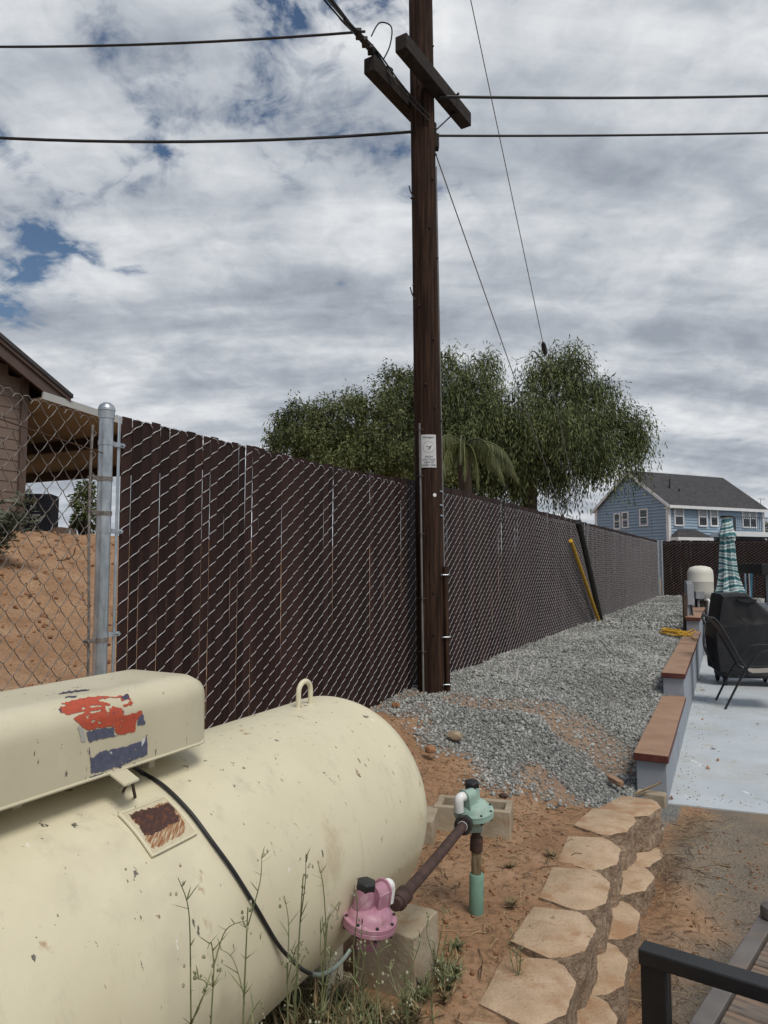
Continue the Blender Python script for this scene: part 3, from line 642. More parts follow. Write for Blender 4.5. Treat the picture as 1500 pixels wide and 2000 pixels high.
def ring(z, off, r, n=60):
    hx, hy = (LS1-LS0)/2+off, (LW1-LW0)/2+off; pts = []
    for i in range(n):
        a = 2*math.pi*i/n; cx = math.copysign(hx-lr, math.cos(a)); cy = math.copysign(hy-lr, math.sin(a)); pts.append(lidp((cx+lr*math.cos(a), cy+lr*math.sin(a), z-lc[2])))
    return pts + pts[:2]
b.tube(ring(LZ0+.003, -.001, .004), .004, 6, False); b.build('rim', M['creamlid'], lid)
# print on the lid, painted at its place on the front face
Q = lambda pts: [(80+x/6.25, 1330+y/6.25) for x, y in pts]
RED = [Q([(215, 350), (245, 275), (350, 240), (540, 200), (720, 175), (860, 190), (1000, 170), (1065, 148), (1090, 215), (1135, 265), (1100, 300), (1010, 325), (1000, 290), (960, 240), (860, 232), (770, 240), (735, 225), (700, 232), (860, 270), (850, 300), (1000, 330), (1020, 420), (1180, 370), (1240, 350), (1250, 430), (1200, 440), (1160, 520), (1150, 630), (1060, 650), (940, 660), (890, 600), (860, 560), (700, 580), (570, 610), (510, 570), (390, 460), (430, 430), (540, 375), (400, 400), (310, 420), (280, 390), (230, 390)])]
REDHOLES = [Q([(735, 225), (850, 205), (960, 210), (985, 250), (1060, 225), (1090, 240), (1050, 270), (1000, 290), (960, 245), (860, 232), (790, 245)]), Q([(790, 310), (830, 310), (840, 370), (820, 388), (795, 350)]), Q([(605, 308), (730, 295), (735, 302), (610, 322)]), Q([(600, 375), (735, 352), (735, 362), (605, 388)]), Q([(500, 320), (550, 325), (510, 345)]), Q([(555, 425), (582, 440), (565, 462)]), Q([(702, 485), (730, 505), (715, 520)]), Q([(620, 485), (660, 478), (665, 488), (625, 500)]), Q([(830, 300), (880, 290), (850, 330)]), Q([(240, 283), (305, 285), (290, 302), (235, 305)])]
NAVY = [Q([(550, 620), (700, 585), (890, 560), (900, 660), (990, 665), (850, 690), (700, 720), (590, 760), (570, 700)]), Q([(1190, 440), (1245, 380), (1285, 540), (1200, 540), (1165, 560)]), Q([(575, 770), (600, 760), (640, 930), (700, 870), (860, 830), (1050, 790), (1180, 745), (1280, 690), (1295, 620), (1310, 900), (1180, 950), (1000, 1030), (960, 1060), (900, 1060), (760, 1110), (610, 1140), (590, 900)]), Q([(600, 1160), (800, 1110), (805, 1125), (680, 1160), (600, 1195)]), Q([(945, 1050), (985, 1040), (1000, 1075), (950, 1090)]), Q([(1115, 1000), (1180, 975), (1130, 1020)]), Q([(835, 1100), (915, 1070), (910, 1085), (850, 1115)])]
CREAM2 = [Q([(590, 760), (850, 690), (1165, 620), (1170, 545), (1275, 545), (1290, 650), (1190, 730), (850, 830), (700, 870), (615, 940)])]
WHITE = [Q([(1225, 720), (1280, 680), (1260, 760), (1230, 800)]), Q([(840, 868), (865, 870), (860, 895)]), Q([(525, 600), (570, 600), (560, 635)])]
PALE = [Q([(440, 530), (520, 580), (560, 700), (545, 755), (490, 740), (465, 620)])]
DARK = [Q([(215, 340), (250, 330), (245, 390), (225, 390)]), Q([(970, 195), (1055, 150), (1085, 205), (1030, 235)]), Q([(735, 175), (775, 175), (770, 200)]), Q([(880, 375), (895, 380), (885, 420)]), Q([(1005, 350), (1020, 350), (1015, 420)]), Q([(280, 190), (440, 170), (440, 195), (300, 205)]), Q([(245, 760), (258, 770), (252, 860), (240, 840)]), Q([(325, 505), (355, 530), (350, 545)]), Q([(195, 148), (350, 118), (600, 95), (590, 108), (400, 140), (230, 158)])]
def lid_paint(px, py):
    j = (nse(px, py, .16, 1)*2.4, nse(px, py, .16, 5)*2.4); x, y = px + j[0]*.8, py + j[1]*.8
    hit = lambda L: any(in_poly(x, y, q) for q in L)
    if nse(px, py, .42, 12) > .72: return None
    if hit(WHITE): return (.62, .63, .64)
    g = nse(px, py, .12, 8)*.15
    if hit(DARK): return (.055, .055, .095)
    if hit(CREAM2): return None
    if hit(NAVY): k = 1+g*2+.25*nse(px, py, .6, 3); return (.09*k, .097*k, .15*k)
    if hit(RED) and not hit(REDHOLES): k = 1+g*1.3; return (.43*k, .075*k, .038*k)
    if hit(PALE): return (.40, .40, .37)
    return None
def decal(name, s0, s1, z0, z1, step, surf, paint, parent):
    ns, nz_ = int((s1-s0)/step), int((z1-z0)/step); V = []; C = []; ok = {}
    for i in range(ns+1):
        for j in range(nz_+1):
            p = surf(s0+i*step, z0+j*step); V.append(p); c = paint(*proj(p)); C.append((*(c or (0, 0, 0)), 1)); ok[i*(nz_+1)+j] = c is not None
    Fc = []
    for i in range(ns):
        for j in range(nz_):
            q = (i*(nz_+1)+j, (i+1)*(nz_+1)+j, (i+1)*(nz_+1)+j+1, i*(nz_+1)+j+1)
            if all(ok[k] for k in q): Fc.append(q)
    b = MB(); b.add(V, Fc); me = npmesh(name, V, Fc, M['print'])
    ca = me.color_attributes.new('paint', 'FLOAT_COLOR', 'POINT'); ca.data.foreach_set('color', np.array(C, np.float32).ravel())
    return link(name, me, parent)
def lid_surf(s, v):                                     # v runs up the front face and over the rounded top edge
    lim = LZ1-lr
    if v <= lim: return SW(s, LW1+.0012, v)
    a = min((v-lim)/lr, math.pi/2); e = (v-lim) - a*lr
    return SW(s, LW1-lr+(lr+.0012)*math.cos(a)-e, LZ1-lr+(lr+.0012)*math.sin(a))
decal('label_print', .96, 1.32, LZ0+.002, LZ1+.13, .0017, lid_surf, lid_paint, lid)
# latch bracket under the lid
b = MB(); pa = [atW(213, 1510, -1.235), atW(246, 1500, -1.235), atW(272, 1521, -1.19), atW(243, 1533, -1.19)]
b.prism([p for p in pa], (0, 0, 0), (0, 0, -.004)); brk = b.build('latch_bracket', M['creamlid'], tank)
b = MB()
for (x0, y0, x1, y1) in ((250, 1528, 241, 1545), (258, 1528, 264, 1557)):
    b.tube([atW(x0, y0, -1.20), on_tank(x1, y1, 0)], .0035, 6)
b.build('latch_leg', M['rustpipe'], brk)
for px, py in ((38, 1580), (300, 1500)):
    b = MB(); p = on_tank(px, py, 0); b.box(p + NV*-.03 + UP*.012, (.022, .05, .05), (DV, NV, UP)); b.build('lid_foot', M['creamlid'], tank, bevel=.003)
# name plate with rust
NP = [(232, 1590), (320, 1557), (383, 1628), (297, 1672)]
def plate_paint(px, py):
    u = (px-232)/150.; 
    X = (px-0); x, y = px + nse(px, py, .13, 2)*5, py + nse(px, py, .13, 7)*5
    blot = [(252, 1592), (280, 1580), (305, 1578), (335, 1566), (345, 1590), (355, 1603), (330, 1612), (300, 1630), (280, 1632), (272, 1610)]
    if in_poly(x, y, blot): k = 1+.5*nse(px, py, .3, 4); k2 = max(0, nse(px, py, .12, 9)); return (.060*k+.10*k2, .026*k+.03*k2, .020*k)
    big = [(252, 1592), (335, 1562), (362, 1612), (360, 1628), (300, 1658), (285, 1640), (270, 1612)]
    st = nse((px*.94+py*.35), (py-px*.35)*.10, .55, 3)
    if in_poly(x, y, big) and st > -.30: k = min(1, (st+.30)*2.4); return (lerp(.50, .24, k), lerp(.40, .085, k), lerp(.25, .028, k))
    k = .06*nse(px, py, .1, 1); return (.53+k, .475+k, .335+k)
na = [on_tank(*q, .004) for q in NP]
def plate_surf(u, v): 
    p = na[0].lerp(na[1], u).lerp(na[3].lerp(na[2], u), v); q = p - SW(0, TW, TZ); ax = DV*q.dot(DV); q = (q-ax).normalized()*(TR+.0045); return SW(0, TW, TZ)+ax+q
decal('name_plate', 0, 1, 0, 1, .0125, plate_surf, plate_paint, tank)
b = MB(); e = [plate_surf(u, v) for u, v in [(k/8, 0) for k in range(8)] + [(1, k/8) for k in range(8)] + [(1-k/8, 1) for k in range(8)] + [(0, 1-k/8) for k in range(9)]]
b.tube(e, .0035, 6, False); b.build('plate_rim', M['cream'], tank)
# lifting lug
b = MB(); lp = [SW(2.103, TW, 1.145), SW(2.103, TW, 1.20)] + [SW(2.141+.038*math.cos(a), TW, 1.205+.034*math.sin(a)) for a in np.linspace(math.pi, 0, 9)] + [SW(2.179, TW, 1.20), SW(2.179, TW, 1.145)]
b.tube(lp, .009, 10); b.build('lifting_lug', M['cream'], tank)
for s in (.35, 1.95):                                   # saddle feet below the shell
    b = MB(); b.prism([SW(s-.05, TW+o, TZ - math.sqrt(TR*TR-o*o)+.01) for o in np.linspace(-.24, .24, 9)] + [SW(s-.05, TW+.24, .36), SW(s-.05, TW-.24, .36)], SW(0, 0), SW(.1, 0)); b.build('saddle', M['cream'], tank)
    b = MB(); b.box(SW(s, TW, .305), (.2, .50, .13), (DV, NV, UP)); b.build('tank_support_block', M['conc'], bevel=.008, label='concrete block under the ' + ('near' if s < 1 else 'far') + ' saddle of the cream tank', cat='concrete block')
# hose over the tank
b = MB(); hp = [SW(1.22, -1.28, 1.205)] + [on_tank(x, y, .007) for x, y in [(275, 1507), (320, 1535), (370, 1585), (415, 1645), (455, 1700), (500, 1772), (540, 1840)]] + [atW(565, 1870, -.995), atW(590, 1893, -.97), atW(608, 1902, -.965)]
b.tube(sub(hp, 6), .0047, 10); hose = b.build('hose', M['black'], None, label='thin black hose draped down the side of the cream tank', cat='hose')
b = MB(); b.tube(sub([atW(604, 1901, -.967), atW(625, 1904, -.962), atW(650, 1893, -.96), atW(672, 1872, -.955), atW(684, 1855, -.95)], 5), .0055, 8); b.build('tube_end', M['copper'], hose)

# ------------------------------------------------------------------ regulators and gas pipes
def frame(ax):
    ax = Vector(ax).normalized(); a = Vector((0, 1, 0)); u = (a - ax*a.dot(ax)).normalized(); return u.cross(ax) , u, ax
def regulator(name, c, tilt, rad, mat, label, col_off, vent_dir, outlet):
    X, Y_, A = frame(tilt); c = Vector(c); k = rad/.085
    t = thing(name, c - A*.06*k, label, 'regulator', None)
    P_ = lambda x, y, z: c + (X*x + Y_*y + A*z)*k
    b = MB(); b.lathe([(.05, -.045), (.058, -.030), (.076, -.018), (.085, -.013), (.085, -.002), (.0842, -.001), (.0842, .001), (.085, .002), (.085, .012), (.083, .014), (.072, .015), (.068, .022), (.062, .034), (.048, .043), (.02, .048), (.001, .049)][::1], c, A, 40)
    b.v = [tuple(c + (Vector(v)-c)*k) for v in b.v]; b.build('diaphragm_housing', mat, t)
    b = MB(); cx, cy = col_off
    b.lathe([(.036*k, 0), (.034*k, .02*k), (.033*k, .03*k), (.0305*k, .073*k), (.030*k, .078*k)], P_(cx, cy, .02), A, 28); b.build('spring_housing', mat, t)
    b = MB(); b.lathe([(.0325*k, 0), (.0325*k, .020*k), (.028*k, .025*k), (.01*k, .027*k)], P_(cx, cy, .096), A, 6); b.build('cap', M['black'], t, angle=20, bevel=.0015)
    vx, vy = vent_dir                                    # vent hump with ribs
    b = MB(); q0 = P_(cx*.2+vx*.01, cy*.2+vy*.01, .03)
    ax2 = (X*vx+Y_*vy).normalized(); sd_ = ax2.cross(A)
    arch = lambda d, r, top: [c + ax2*d*k + sd_*(r*math.cos(a))*k + A*((top-r)+r*math.sin(a))*k for a in np.linspace(0, math.pi, 9)]
    for d0, d1, r_, top in ((.0, .050, .026, .105), (.048, .055, .034, .114)):
        pl_ = arch(d0, r_, top); pl_ = [pl_[0] - A*((top-r_)-.01)*k] + pl_ + [pl_[-1] - A*((top-r_)-.01)*k]; b.prism(pl_, (0, 0, 0), ax2*(d1-d0)*k)
    b.box(c + ax2*.018*k + sd_*.03*k + A*.05*k, (.05*k, .008*k, .08*k), (ax2, sd_, A)); b.build('vent_housing', mat, t, bevel=.002)
    b = MB(); b.tube(sub([c+ax2*.052*k+A*.084*k, c+ax2*.075*k+A*.086*k, c+ax2*.085*k+A*.072*k, c+ax2*.086*k+A*.03*k], 4), [.02*k]*13, 16); b.build('vent_elbow', M['whiteplastic'], t)
    for i in range(8):
        a = i*math.pi/4+.3; b = MB(); b.lathe([(.0055*k, -.024*k), (.0055*k, .017*k), (.004*k, .0195*k)], P_(.0775*math.cos(a), .0775*math.sin(a), 0), A, 8); b.build('bolt', M['darkmetal'], t)
    b = MB(); b.lathe([(.024*k, 0), (.027*k, .02*k), (.027*k, .06*k)], P_(0, 0, -.08), A, 20); b.box(P_(0, 0, -.058), (.065*k, .06*k, .045*k), (X, Y_, A)); b.build('valve_body', outlet, t, bevel=.004)
    return t
PK = atY(722, 1797, 2.06)
regulator('gas_regulator', PK, (.14, -.05, 1), .0755, M['pink'], 'pink gas regulator with black cap beside the cream tank', (-.026, -.004), (.60, .80), M['pink'])
GR = atY(925, 1585, 2.90)
regulator('gas_regulator', GR, (-.04, -.14, 1), .0785, M['greenpaint'], 'pale green gas regulator with black cap on an upright pipe', (.0, .028), (-.75, -.60), M['greenpaint'])
pp = atZ(930, 1788, .275)
riser = thing('riser_pipe', pp, 'upright green and rusty gas pipe rising from the dirt', 'pipe')
zt = lambda py: CZ - (CZ-atY(930, py, pp.y+.0).z)
def seg(name, y0, y1, r, mat, x0=930, x1=931):
    b = MB(); a, c = atY(x0, y0, pp.y), atY(x1, y1, pp.y); b.lathe([(r*.93, 0), (r, .004), (r, (c-a).length-.004), (r*.93, (c-a).length)], a, (c-a), 20); b.build(name, mat, riser)
seg('casing', 1800, 1706, .0285, M['greenpipe']); seg('casing_top', 1708, 1657, .0195, M['oldpipe']); seg('coupling', 1662, 1634, .0255, M['rustpipe']); seg('pipe', 1640, 1596, .0175, M['rustpipe'])
b = MB(); g0 = atY(905, 1612, 2.80); g1 = atY(772, 1768, 2.13)
b.tube([g1, g1.lerp(g0, .5)-UP*.004, g0], .0178, 16); cp = b.build('gas_pipe', M['rustpipe'], None, label='long rusty brown gas pipe joining the pink and green regulators', cat='pipe')
dvp = (g0-g1).normalized()
b = MB(); b.lathe([(.021, 0), (.026, .004), (.026, .018), (.023, .02), (.023, .045), (.026, .047), (.026, .06), (.021, .064)], g1+dvp*.02, dvp, 20); b.build('union', M['rustpipe'], cp)
b = MB(); b.lathe([(.0195, 0), (.0195, .012)], g0-dvp*.014, dvp, 18); b.build('thread_tape', M['whiteplastic'], cp)
b = MB(); b.lathe([(.027, -.012), (.034, -.01), (.034, .012), (.03, .03)], g0, dvp, 20); b.build('flange', M['darkmetal'], cp)

# solid concrete block beside the pink regulator and hollow blocks behind the tank
def rough_box(b, c, size, ax, jit=.006, cuts=5, seed=0):
    bm = bmesh.new(); bmesh.ops.create_cube(bm, size=1); bmesh.ops.subdivide_edges(bm, edges=bm.edges, cuts=cuts, use_grid_fill=True); r = random.Random(seed); V = []
    for v in bm.verts:
        e = sum(abs(abs(k)-.5) < 1e-5 for k in v.co); s_ = 1 - (.012 if e == 2 else .022 if e == 3 else 0)
        q = Vector(v.co)*s_; V.append(Vector(c) + ax[0]*(q.x*size[0]+r.uniform(-jit, jit)*.5) + ax[1]*(q.y*size[1]+r.uniform(-jit, jit)*.5) + ax[2]*(q.z*size[2]+r.uniform(-jit, jit)*.5))
    b.add(V, [tuple(v.index for v in f.verts) for f in bm.faces]); bm.free()
b = MB(); rough_box(b, SW(2.235, -1.075, .22), (.20, .215, .52), (DV, NV, UP), .005, 6, 3); b.build('concrete_block', M['conc'], None, label='upright solid concrete block with rust stained top under the pink regulator', cat='concrete block', bevel=.004)
def hollow(name, c, yaw, z, label, L=.39, Wd=.19, h=.19):
    u = Vector((math.cos(yaw), math.sin(yaw), 0)); v = Vector((-u.y, u.x, 0)); b = MB(); c = Vector(c); t = .034
    b.box(c+v*(Wd/2-t/2)+UP*z, (L, t, h), (u, v, UP)); b.box(c-v*(Wd/2-t/2)+UP*z, (L, t, h), (u, v, UP))
    for x in (-L/2+t/2, 0, L/2-t/2): b.box(c+u*x+UP*(z-.0015), (t, Wd-2*t+.001, h-.003), (u, v, UP))
    for x in (-L/4, L/4): b.box(c+u*x+UP*(z-h*.42), (L/2-1.6*t, Wd-2*t, .02), (u, v, UP))
    return b.build(name, M['conc'], None, label=label, cat='concrete block', bevel=.005)
cb = atZ(925, 1572, .40); hollow('hollow_block', (cb.x, cb.y, 0), R(-14), .315, 'hollow concrete block half sunk in the dirt behind the green regulator')
cb = atZ(832, 1588, .40); b = MB(); rough_box(b, Vector((cb.x, cb.y, .30)), (.10, .22, .20), (Vector((.95, -.2, 0)).normalized(), Vector((.2, .95, 0)).normalized(), UP), .006, 3, 8); b.build('concrete_block', M['conc'], None, label='small concrete block peeking out behind the end of the cream tank', cat='concrete block', bevel=.004)
def rock(px, py, z, r, label, mat='clod', seed=0):
    p = atZ(px, py, z); bm = bmesh.new(); bmesh.ops.create_icosphere(bm, subdivisions=2, radius=1); rr = random.Random(seed); b = MB()
    V = [p + Vector((v.co.x*r*1.2, v.co.y*r, v.co.z*r*.75))*(1+.3*nse(v.co.x+seed, v.co.y, 1.5, v.co.z*1.5)) for v in bm.verts]
    b.add(V, [tuple(q.index for q in f.verts) for f in bm.faces]); bm.free(); b.build('rock', M[mat], None, label=label, cat='rock', angle=25)
rock(840, 1463, .46, .035, 'orange stone at the gravel edge beyond the tank', seed=2)
rock(888, 1437, .46, .045, 'tan stone lying on the near gravel', 'conc', 3)
rock(773, 1377, .55, .03, 'small orange stone on gravel left of the pole foot', seed=4)
rock(983, 1554, .33, .02, 'dark brown stone on the dirt near the gravel edge', 'rustpipe', 5)
b = MB(); p = atZ(1203, 1528, .12); rough_box(b, p+UP*.01, (.035, .11, .035), (Vector((.8, .5, .2)).normalized(), Vector((-.5, .8, .2)).normalized(), UP), .008, 3, 5); b.build('brick_shard', M['cap'], None, label='pink brick shard on the gravel by the wall end', cat='brick')
b = MB(); b.tube([atZ(1238, 1552, .1), atZ(1265, 1540, .12), atZ(1292, 1528, .16)], [.006, .008, .005], 6); b.build('stick', M['twig'], None, label='dry stick leaning across the foot of the stepped wall', cat='stick')
b = MB(); q = atZ(1352, 1682, .02); b.tube([atZ(1362, 1684, .015), atZ(1395, 1687, .02), atZ(1428, 1693, .012)], .004, 5); b.build('stick', M['twig'], None, label='thin straw coloured twig on the dusty pavement', cat='stick')

# ------------------------------------------------------------------ utility pole
PB = Vector((.415, 6.27, .3)); PT = Vector((.30, 6.17, 9.6))
def pole_c(z): return PB.lerp(PT, (z-PB.z)/(PT.z-PB.z))
def pole_r(z): return lerp(.122, .100, (z-.3)/9.3)
pole = thing('utility_pole', PB, 'tall dark brown wooden utility pole in front of the fence', 'utility pole')
n = 64; V = []; zs = list(np.linspace(.3, 9.6, 78))
crk = [(random.uniform(0, 6.28), random.uniform(.3, 7), random.uniform(.6, 2.5), random.uniform(.003, .008)) for _ in range(46)]
for z in zs:
    c = pole_c(z); r = pole_r(z)
    for j in range(n):
        a = 2*math.pi*j/n; d = .0035*nse(math.cos(a)*3, math.sin(a)*3, 1, z*.35) + .0018*nse(math.cos(a)*11, math.sin(a)*11, 1, z*.5)
        for (ca_, cz, cl, cdp) in crk:
            if abs(z-cz) < cl:
                da = (a-ca_+math.pi) % (2*math.pi)-math.pi
                if abs(da) < .09: d -= cdp*(1-abs(da)/.09)*(1-abs(z-cz)/cl)
        V.append(c + Vector((math.cos(a), math.sin(a), 0))*(r+d))
Fc = [(i*n+j, i*n+(j+1) % n, (i+1)*n+(j+1) % n, (i+1)*n+j) for i in range(len(zs)-1) for j in range(n)] + [tuple(range((len(zs)-1)*n, len(zs)*n))]
b = MB(); b.add(V, Fc); shaft = b.build('shaft', M['wood'], pole, angle=70)
def on_pole(z, ang, off=0):                              # ang: degrees from the direction to the camera, positive to the right
    c = pole_c(z); a = R(-90+ang); return c + Vector((math.cos(a), math.sin(a), 0))*(pole_r(z)+off)
b = MB(); pts = [on_pole(z, -38, .006) for z in np.linspace(.36, 2.86, 14)]; b.tube(pts, .016, 8, flat=.6); b.build('conduit', M['greymetal'], pole)
for z in (.9, 1.35, 1.9, 2.4, 2.8):
    b = MB(); b.tube([on_pole(z, an, .012 + (.014 if -46 < an < -30 else 0)) for an in (-60, -50, -44, -38, -32, -26, -18)], .004, 5); b.build('conduit_strap', M['darkmetal'], pole)
b = MB(); pts = [on_pole(z, 72, .018) for z in np.linspace(.36, 1.62, 8)]; b.tube(pts, .032, 10, flat=.75); gd = b.build('cable_guard', M['wood'], pole)
for z in (.62, 1.02, 1.55):
    b = MB(); b.tube([on_pole(z, an, .016 + (.036 if 58 < an < 84 else 0)) for an in (40, 52, 60, 70, 80, 90)], .005, 5); b.build('guard_strap', M['galv'], gd)
b = MB(); b.tube([on_pole(z, 80, .006) for z in np.linspace(1.6, 5.2, 30)], .006, 6); b.build('ground_wire', M['greymetal'], pole)
for z, an in ((2.27, 62), (2.15, 58), (2.06, 60)):
    b = MB(); b.tube([on_pole(z, an-12, .004), on_pole(z, an, .006), on_pole(z, an+14, .004)], .008, 6); b.build('tag_strip', M['galv'], pole)
b = MB(); b.lathe([(.016, 0), (.016, .004)], on_pole(2.235, 22), on_pole(2.235, 22)-pole_c(2.235), 12); b.build('white_tag', M['whiteplastic'], pole)
for z, an in ((5.97, 12), (5.9, -18), (5.05, 40), (4.9, -72), (4.35, 66), (4.1, -64), (3.6, 30), (3.2, -8), (2.9, 74), (6.3, 60), (5.3, 70), (4.6, 20), (3.9, -30), (3.0, 30), (1.4, 10), (1.05, 8), (5.55, 75)):
    b = MB(); d_ = (on_pole(z, an)-pole_c(z)).normalized(); b.lathe([(.009, -.01), (.009, .012), (.005, .018)], on_pole(z, an), d_, 8); b.build('bolt', M['darkmetal'], pole)
for z, an in ((4.98, -86), (4.05, -86)):
    b = MB(); p = on_pole(z, an); b.tube([on_pole(z-.09, an+30, .004), p + Vector((-.01, 0, .0)), p + Vector((-.022, 0, .05))], .006, 6); b.build('step_spike', M['darkmetal'], pole)
# crossarms
def arm(c, L, label_mat):
    b = MB(); c = Vector(c); b.box(c, (L, .11, .135), (ARMD, ARMN, UP)); return b.build('crossarm', M['armwood'], pole, bevel=.008)
ARMD = Vector((.53, .85, 0)).normalized(); ARMN = Vector((ARMD.y, -ARMD.x, 0))
zc1 = 5.90; c1 = pole_c(zc1) + ARMN*(pole_r(zc1)+.05); a1 = arm(c1 + ARMD*-.03, 1.24, 0)
zc2 = 5.84; c2 = pole_c(zc2) - ARMN*(pole_r(zc2)+.048); a2 = arm(c2 - ARMD*.08, 1.12, 0)
b = MB(); q0 = c1 + ARMD*.34 - UP*.05; q1 = pole_c(5.52)+ARMN*.10+ARMD*.03; b.tube([q0, q0.lerp(q1, .5), q1], .018, 6, flat=.3); b.build('brace', M['darkmetal'], pole)
b = MB(); b.tube([c1+ARMD*.25-ARMN*.06-UP*.02, c1+ARMD*.25+ARMN*.09+UP*.055], .011, 8); b.build('arm_bolt', M['darkmetal'], pole)
b = MB(); b.box(pole_c(5.45)+Vector((.115, .02, 0)), (.06, .08, .13), None); b.build('bracket_block', M['armwood'], pole, bevel=.006)
# sign
sg = thing('warning_sign', on_pole(2.6, 3, .003), 'white high voltage warning sign nailed to the wooden pole', 'sign')
SH, SWD = .285, .128; sz = 2.615; sa0 = 0
b = MB(); V = []; Fc = []
def sgp(x, z, off): an = sa0 + math.degrees(x/pole_r(sz)); return on_pole(sz+z, an, .0045+off)
K = 10
for i in range(K+1):
    for z in (-SH/2, SH/2):
        for o in (0, .0015): V.append(sgp(-SWD/2+SWD*i/K, z, o))
for i in range(K):
    a = i*4; c = a+4; Fc += [(a+1, c+1, c+3, a+3), (a, a+2, c+2, c), (a, c, c+1, a+1), (a+2, a+3, c+3, c+2)]
b.add(V, Fc); b.build('plate', M['sign'], sg, angle=60)
def wrap_mesh(name, V, Fc, mat, off=.0022): b = MB(); b.add([sgp(x, z, off) for x, z in V], Fc); return b.build(name, mat, sg, smooth=False)
def wrap_text(txt, z, size, width=None):
    cu = bpy.data.curves.new('t', 'FONT'); cu.body = txt; cu.size = size; cu.align_x = 'CENTER'; cu.resolution_u = 3; cu.offset = size*.012
    o = bpy.data.objects.new('t', cu); COL.objects.link(o); bpy.context.view_layer.update()
    me = bpy.data.meshes.new_from_object(o.evaluated_get(bpy.context.evaluated_depsgraph_get())); bpy.data.objects.remove(o)
    xs = [v.co.x for v in me.vertices]; k = 1 if not width else width/(max(xs)-min(xs))
    wrap_mesh('lettering', [(v.co.x*k, z+v.co.y) for v in me.vertices], [tuple(p.vertices) for p in me.polygons], M['ink'])
wrap_text('Danger!', .112, .024, .098); wrap_text('HIGH', -.058, .024, .062); wrap_text('VOLTAGE', -.083, .024, .106); wrap_text('ABOVE', -.107, .024, .082); wrap_text('KEEP OFF', -.132, .024, .112)
rg = [(r*math.cos(a), .034+r*math.sin(a)) for r in (.046, .050) for a in np.linspace(0, 2*math.pi, 33)[:-1]]
wrap_mesh('ring', rg, [(j, (j+1) % 32, 32+(j+1) % 32, 32+j) for j in range(32)], M['inkgrey'])
I_ = lambda pts: [((x-735)/6400*.62*1.02*10/10*1.55/1.0, (735-y)/6400*.62*1.55+.034) for x, y in pts]
wrap_mesh('falling_figure', I_([(545, 668), (600, 690), (650, 700), (700, 680), (760, 715), (830, 690), (880, 630), (900, 640), (850, 720), (830, 800), (800, 850), (745, 900), (700, 915), (690, 895), (760, 850), (770, 800), (740, 780), (690, 850), (672, 840), (700, 800), (735, 760), (790, 770), (795, 740), (740, 730), (700, 715), (650, 735), (600, 715)]), [tuple(range(27))], M['ink'])

# ------------------------------------------------------------------ wires
def cable(name, a, b_, sag, r, label, cat='cable', mat='black', n=18, mid=None):
    a, b_ = Vector(a), Vector(b_); pts = [a.lerp(b_, t) - UP*sag*4*t*(1-t) for t in np.linspace(0, 1, n)]
    b = MB(); b.tube(pts, r, 7); return b.build(name, M[mat], None, label=label, cat=cat)
e2 = c2 - ARMD*.57 + UP*.07
cable('overhead_cable', e2 + Vector((-.07, -.06, .22)), atY(-420, 78, 6.6), .10, .011, 'upper black cable running left from the bundled wires', 'cable')
cable('overhead_cable', pole_c(5.50)+Vector((-.1, -.06, .0)), atY(-420, 235, 6.0), .14, .013, 'lower thick black cable running left from the pole', 'cable')
cable('overhead_cable', c1 + ARMD*.02 + UP*-.08, atY(1980, 165, 8.6), .07, .013, 'upper black cable running right from the crossarm', 'cable')
cable('overhead_cable', pole_c(5.48)+Vector((.12, 0, .02)), atY(1980, 240, 8.6), .05, .011, 'lower black cable running right from the pole bracket', 'cable')
bn = thing('wire_bundle', e2, 'bundle of twisted service wires climbing past the rear crossarm', 'wires')
far_n = atY(560, -100, 4.0); far_b = e2 + (far_n-e2)*7
ends = [c2+ARMD*.2+UP*.02-ARMN*-.07, pole_c(5.56)+Vector((.05, -.12, 0)), c2+ARMD*.1+UP*.09, pole_c(5.58)+Vector((.06, -.12, .02))]
for i in range(4):
    o = Vector((random.uniform(-.05, .05), random.uniform(-.02, .02), random.uniform(-.03, .03))) ; midp = e2 + Vector((.012*i-.02, -.03, .05+.012*i))
    b = MB(); b.tube(sub([far_b+o*5-UP*.4, far_n+o*1.1, far_n.lerp(midp, .6)+o*.5-UP*.02, midp, midp.lerp(ends[i], .5)-UP*.03, ends[i]], 6), [.010, .007, .012, .008][i], 6); b.build('wire', M['black'], bn)
for k, (dx, dz_) in enumerate(((.0, .32), (.07, .22), (-.04, .14))):
    b = MB(); q = e2.lerp(far_n, .05+.09*k) + Vector((0, -.02, .05)); b.box(q, (.05, .1, .035), None); b.build('clamp', M['darkmetal'], bn, bevel=.006)
b = MB(); q = e2 + Vector((-.02, -.03, .2)); b.tube(sub([q, q+Vector((.07, 0, .12)), q+Vector((.17, .02, .10)), q+Vector((.16, .05, -.04)), q+Vector((.10, .1, -.14))], 6), .006, 6); b.build('jumper', M['black'], bn)
b = MB(); q = c2-ARMD*.35+UP*.075; b.lathe([(.04, 0), (.055, .015), (.035, .03), (.055, .045), (.03, .07)], q, UP, 14); b.build('insulator', M['darkmetal'], bn)
for k in range(3):
    b = MB(); q = c2 + ARMD*(-.45+.25*k) + UP*.06; b.tube(sub([q, q+Vector((.06, -.05, -.02)), q+Vector((.13, -.05, -.16)), q+Vector((.20, .04, -.13))], 5), .004, 5); b.build('jumper', M['black'], bn)
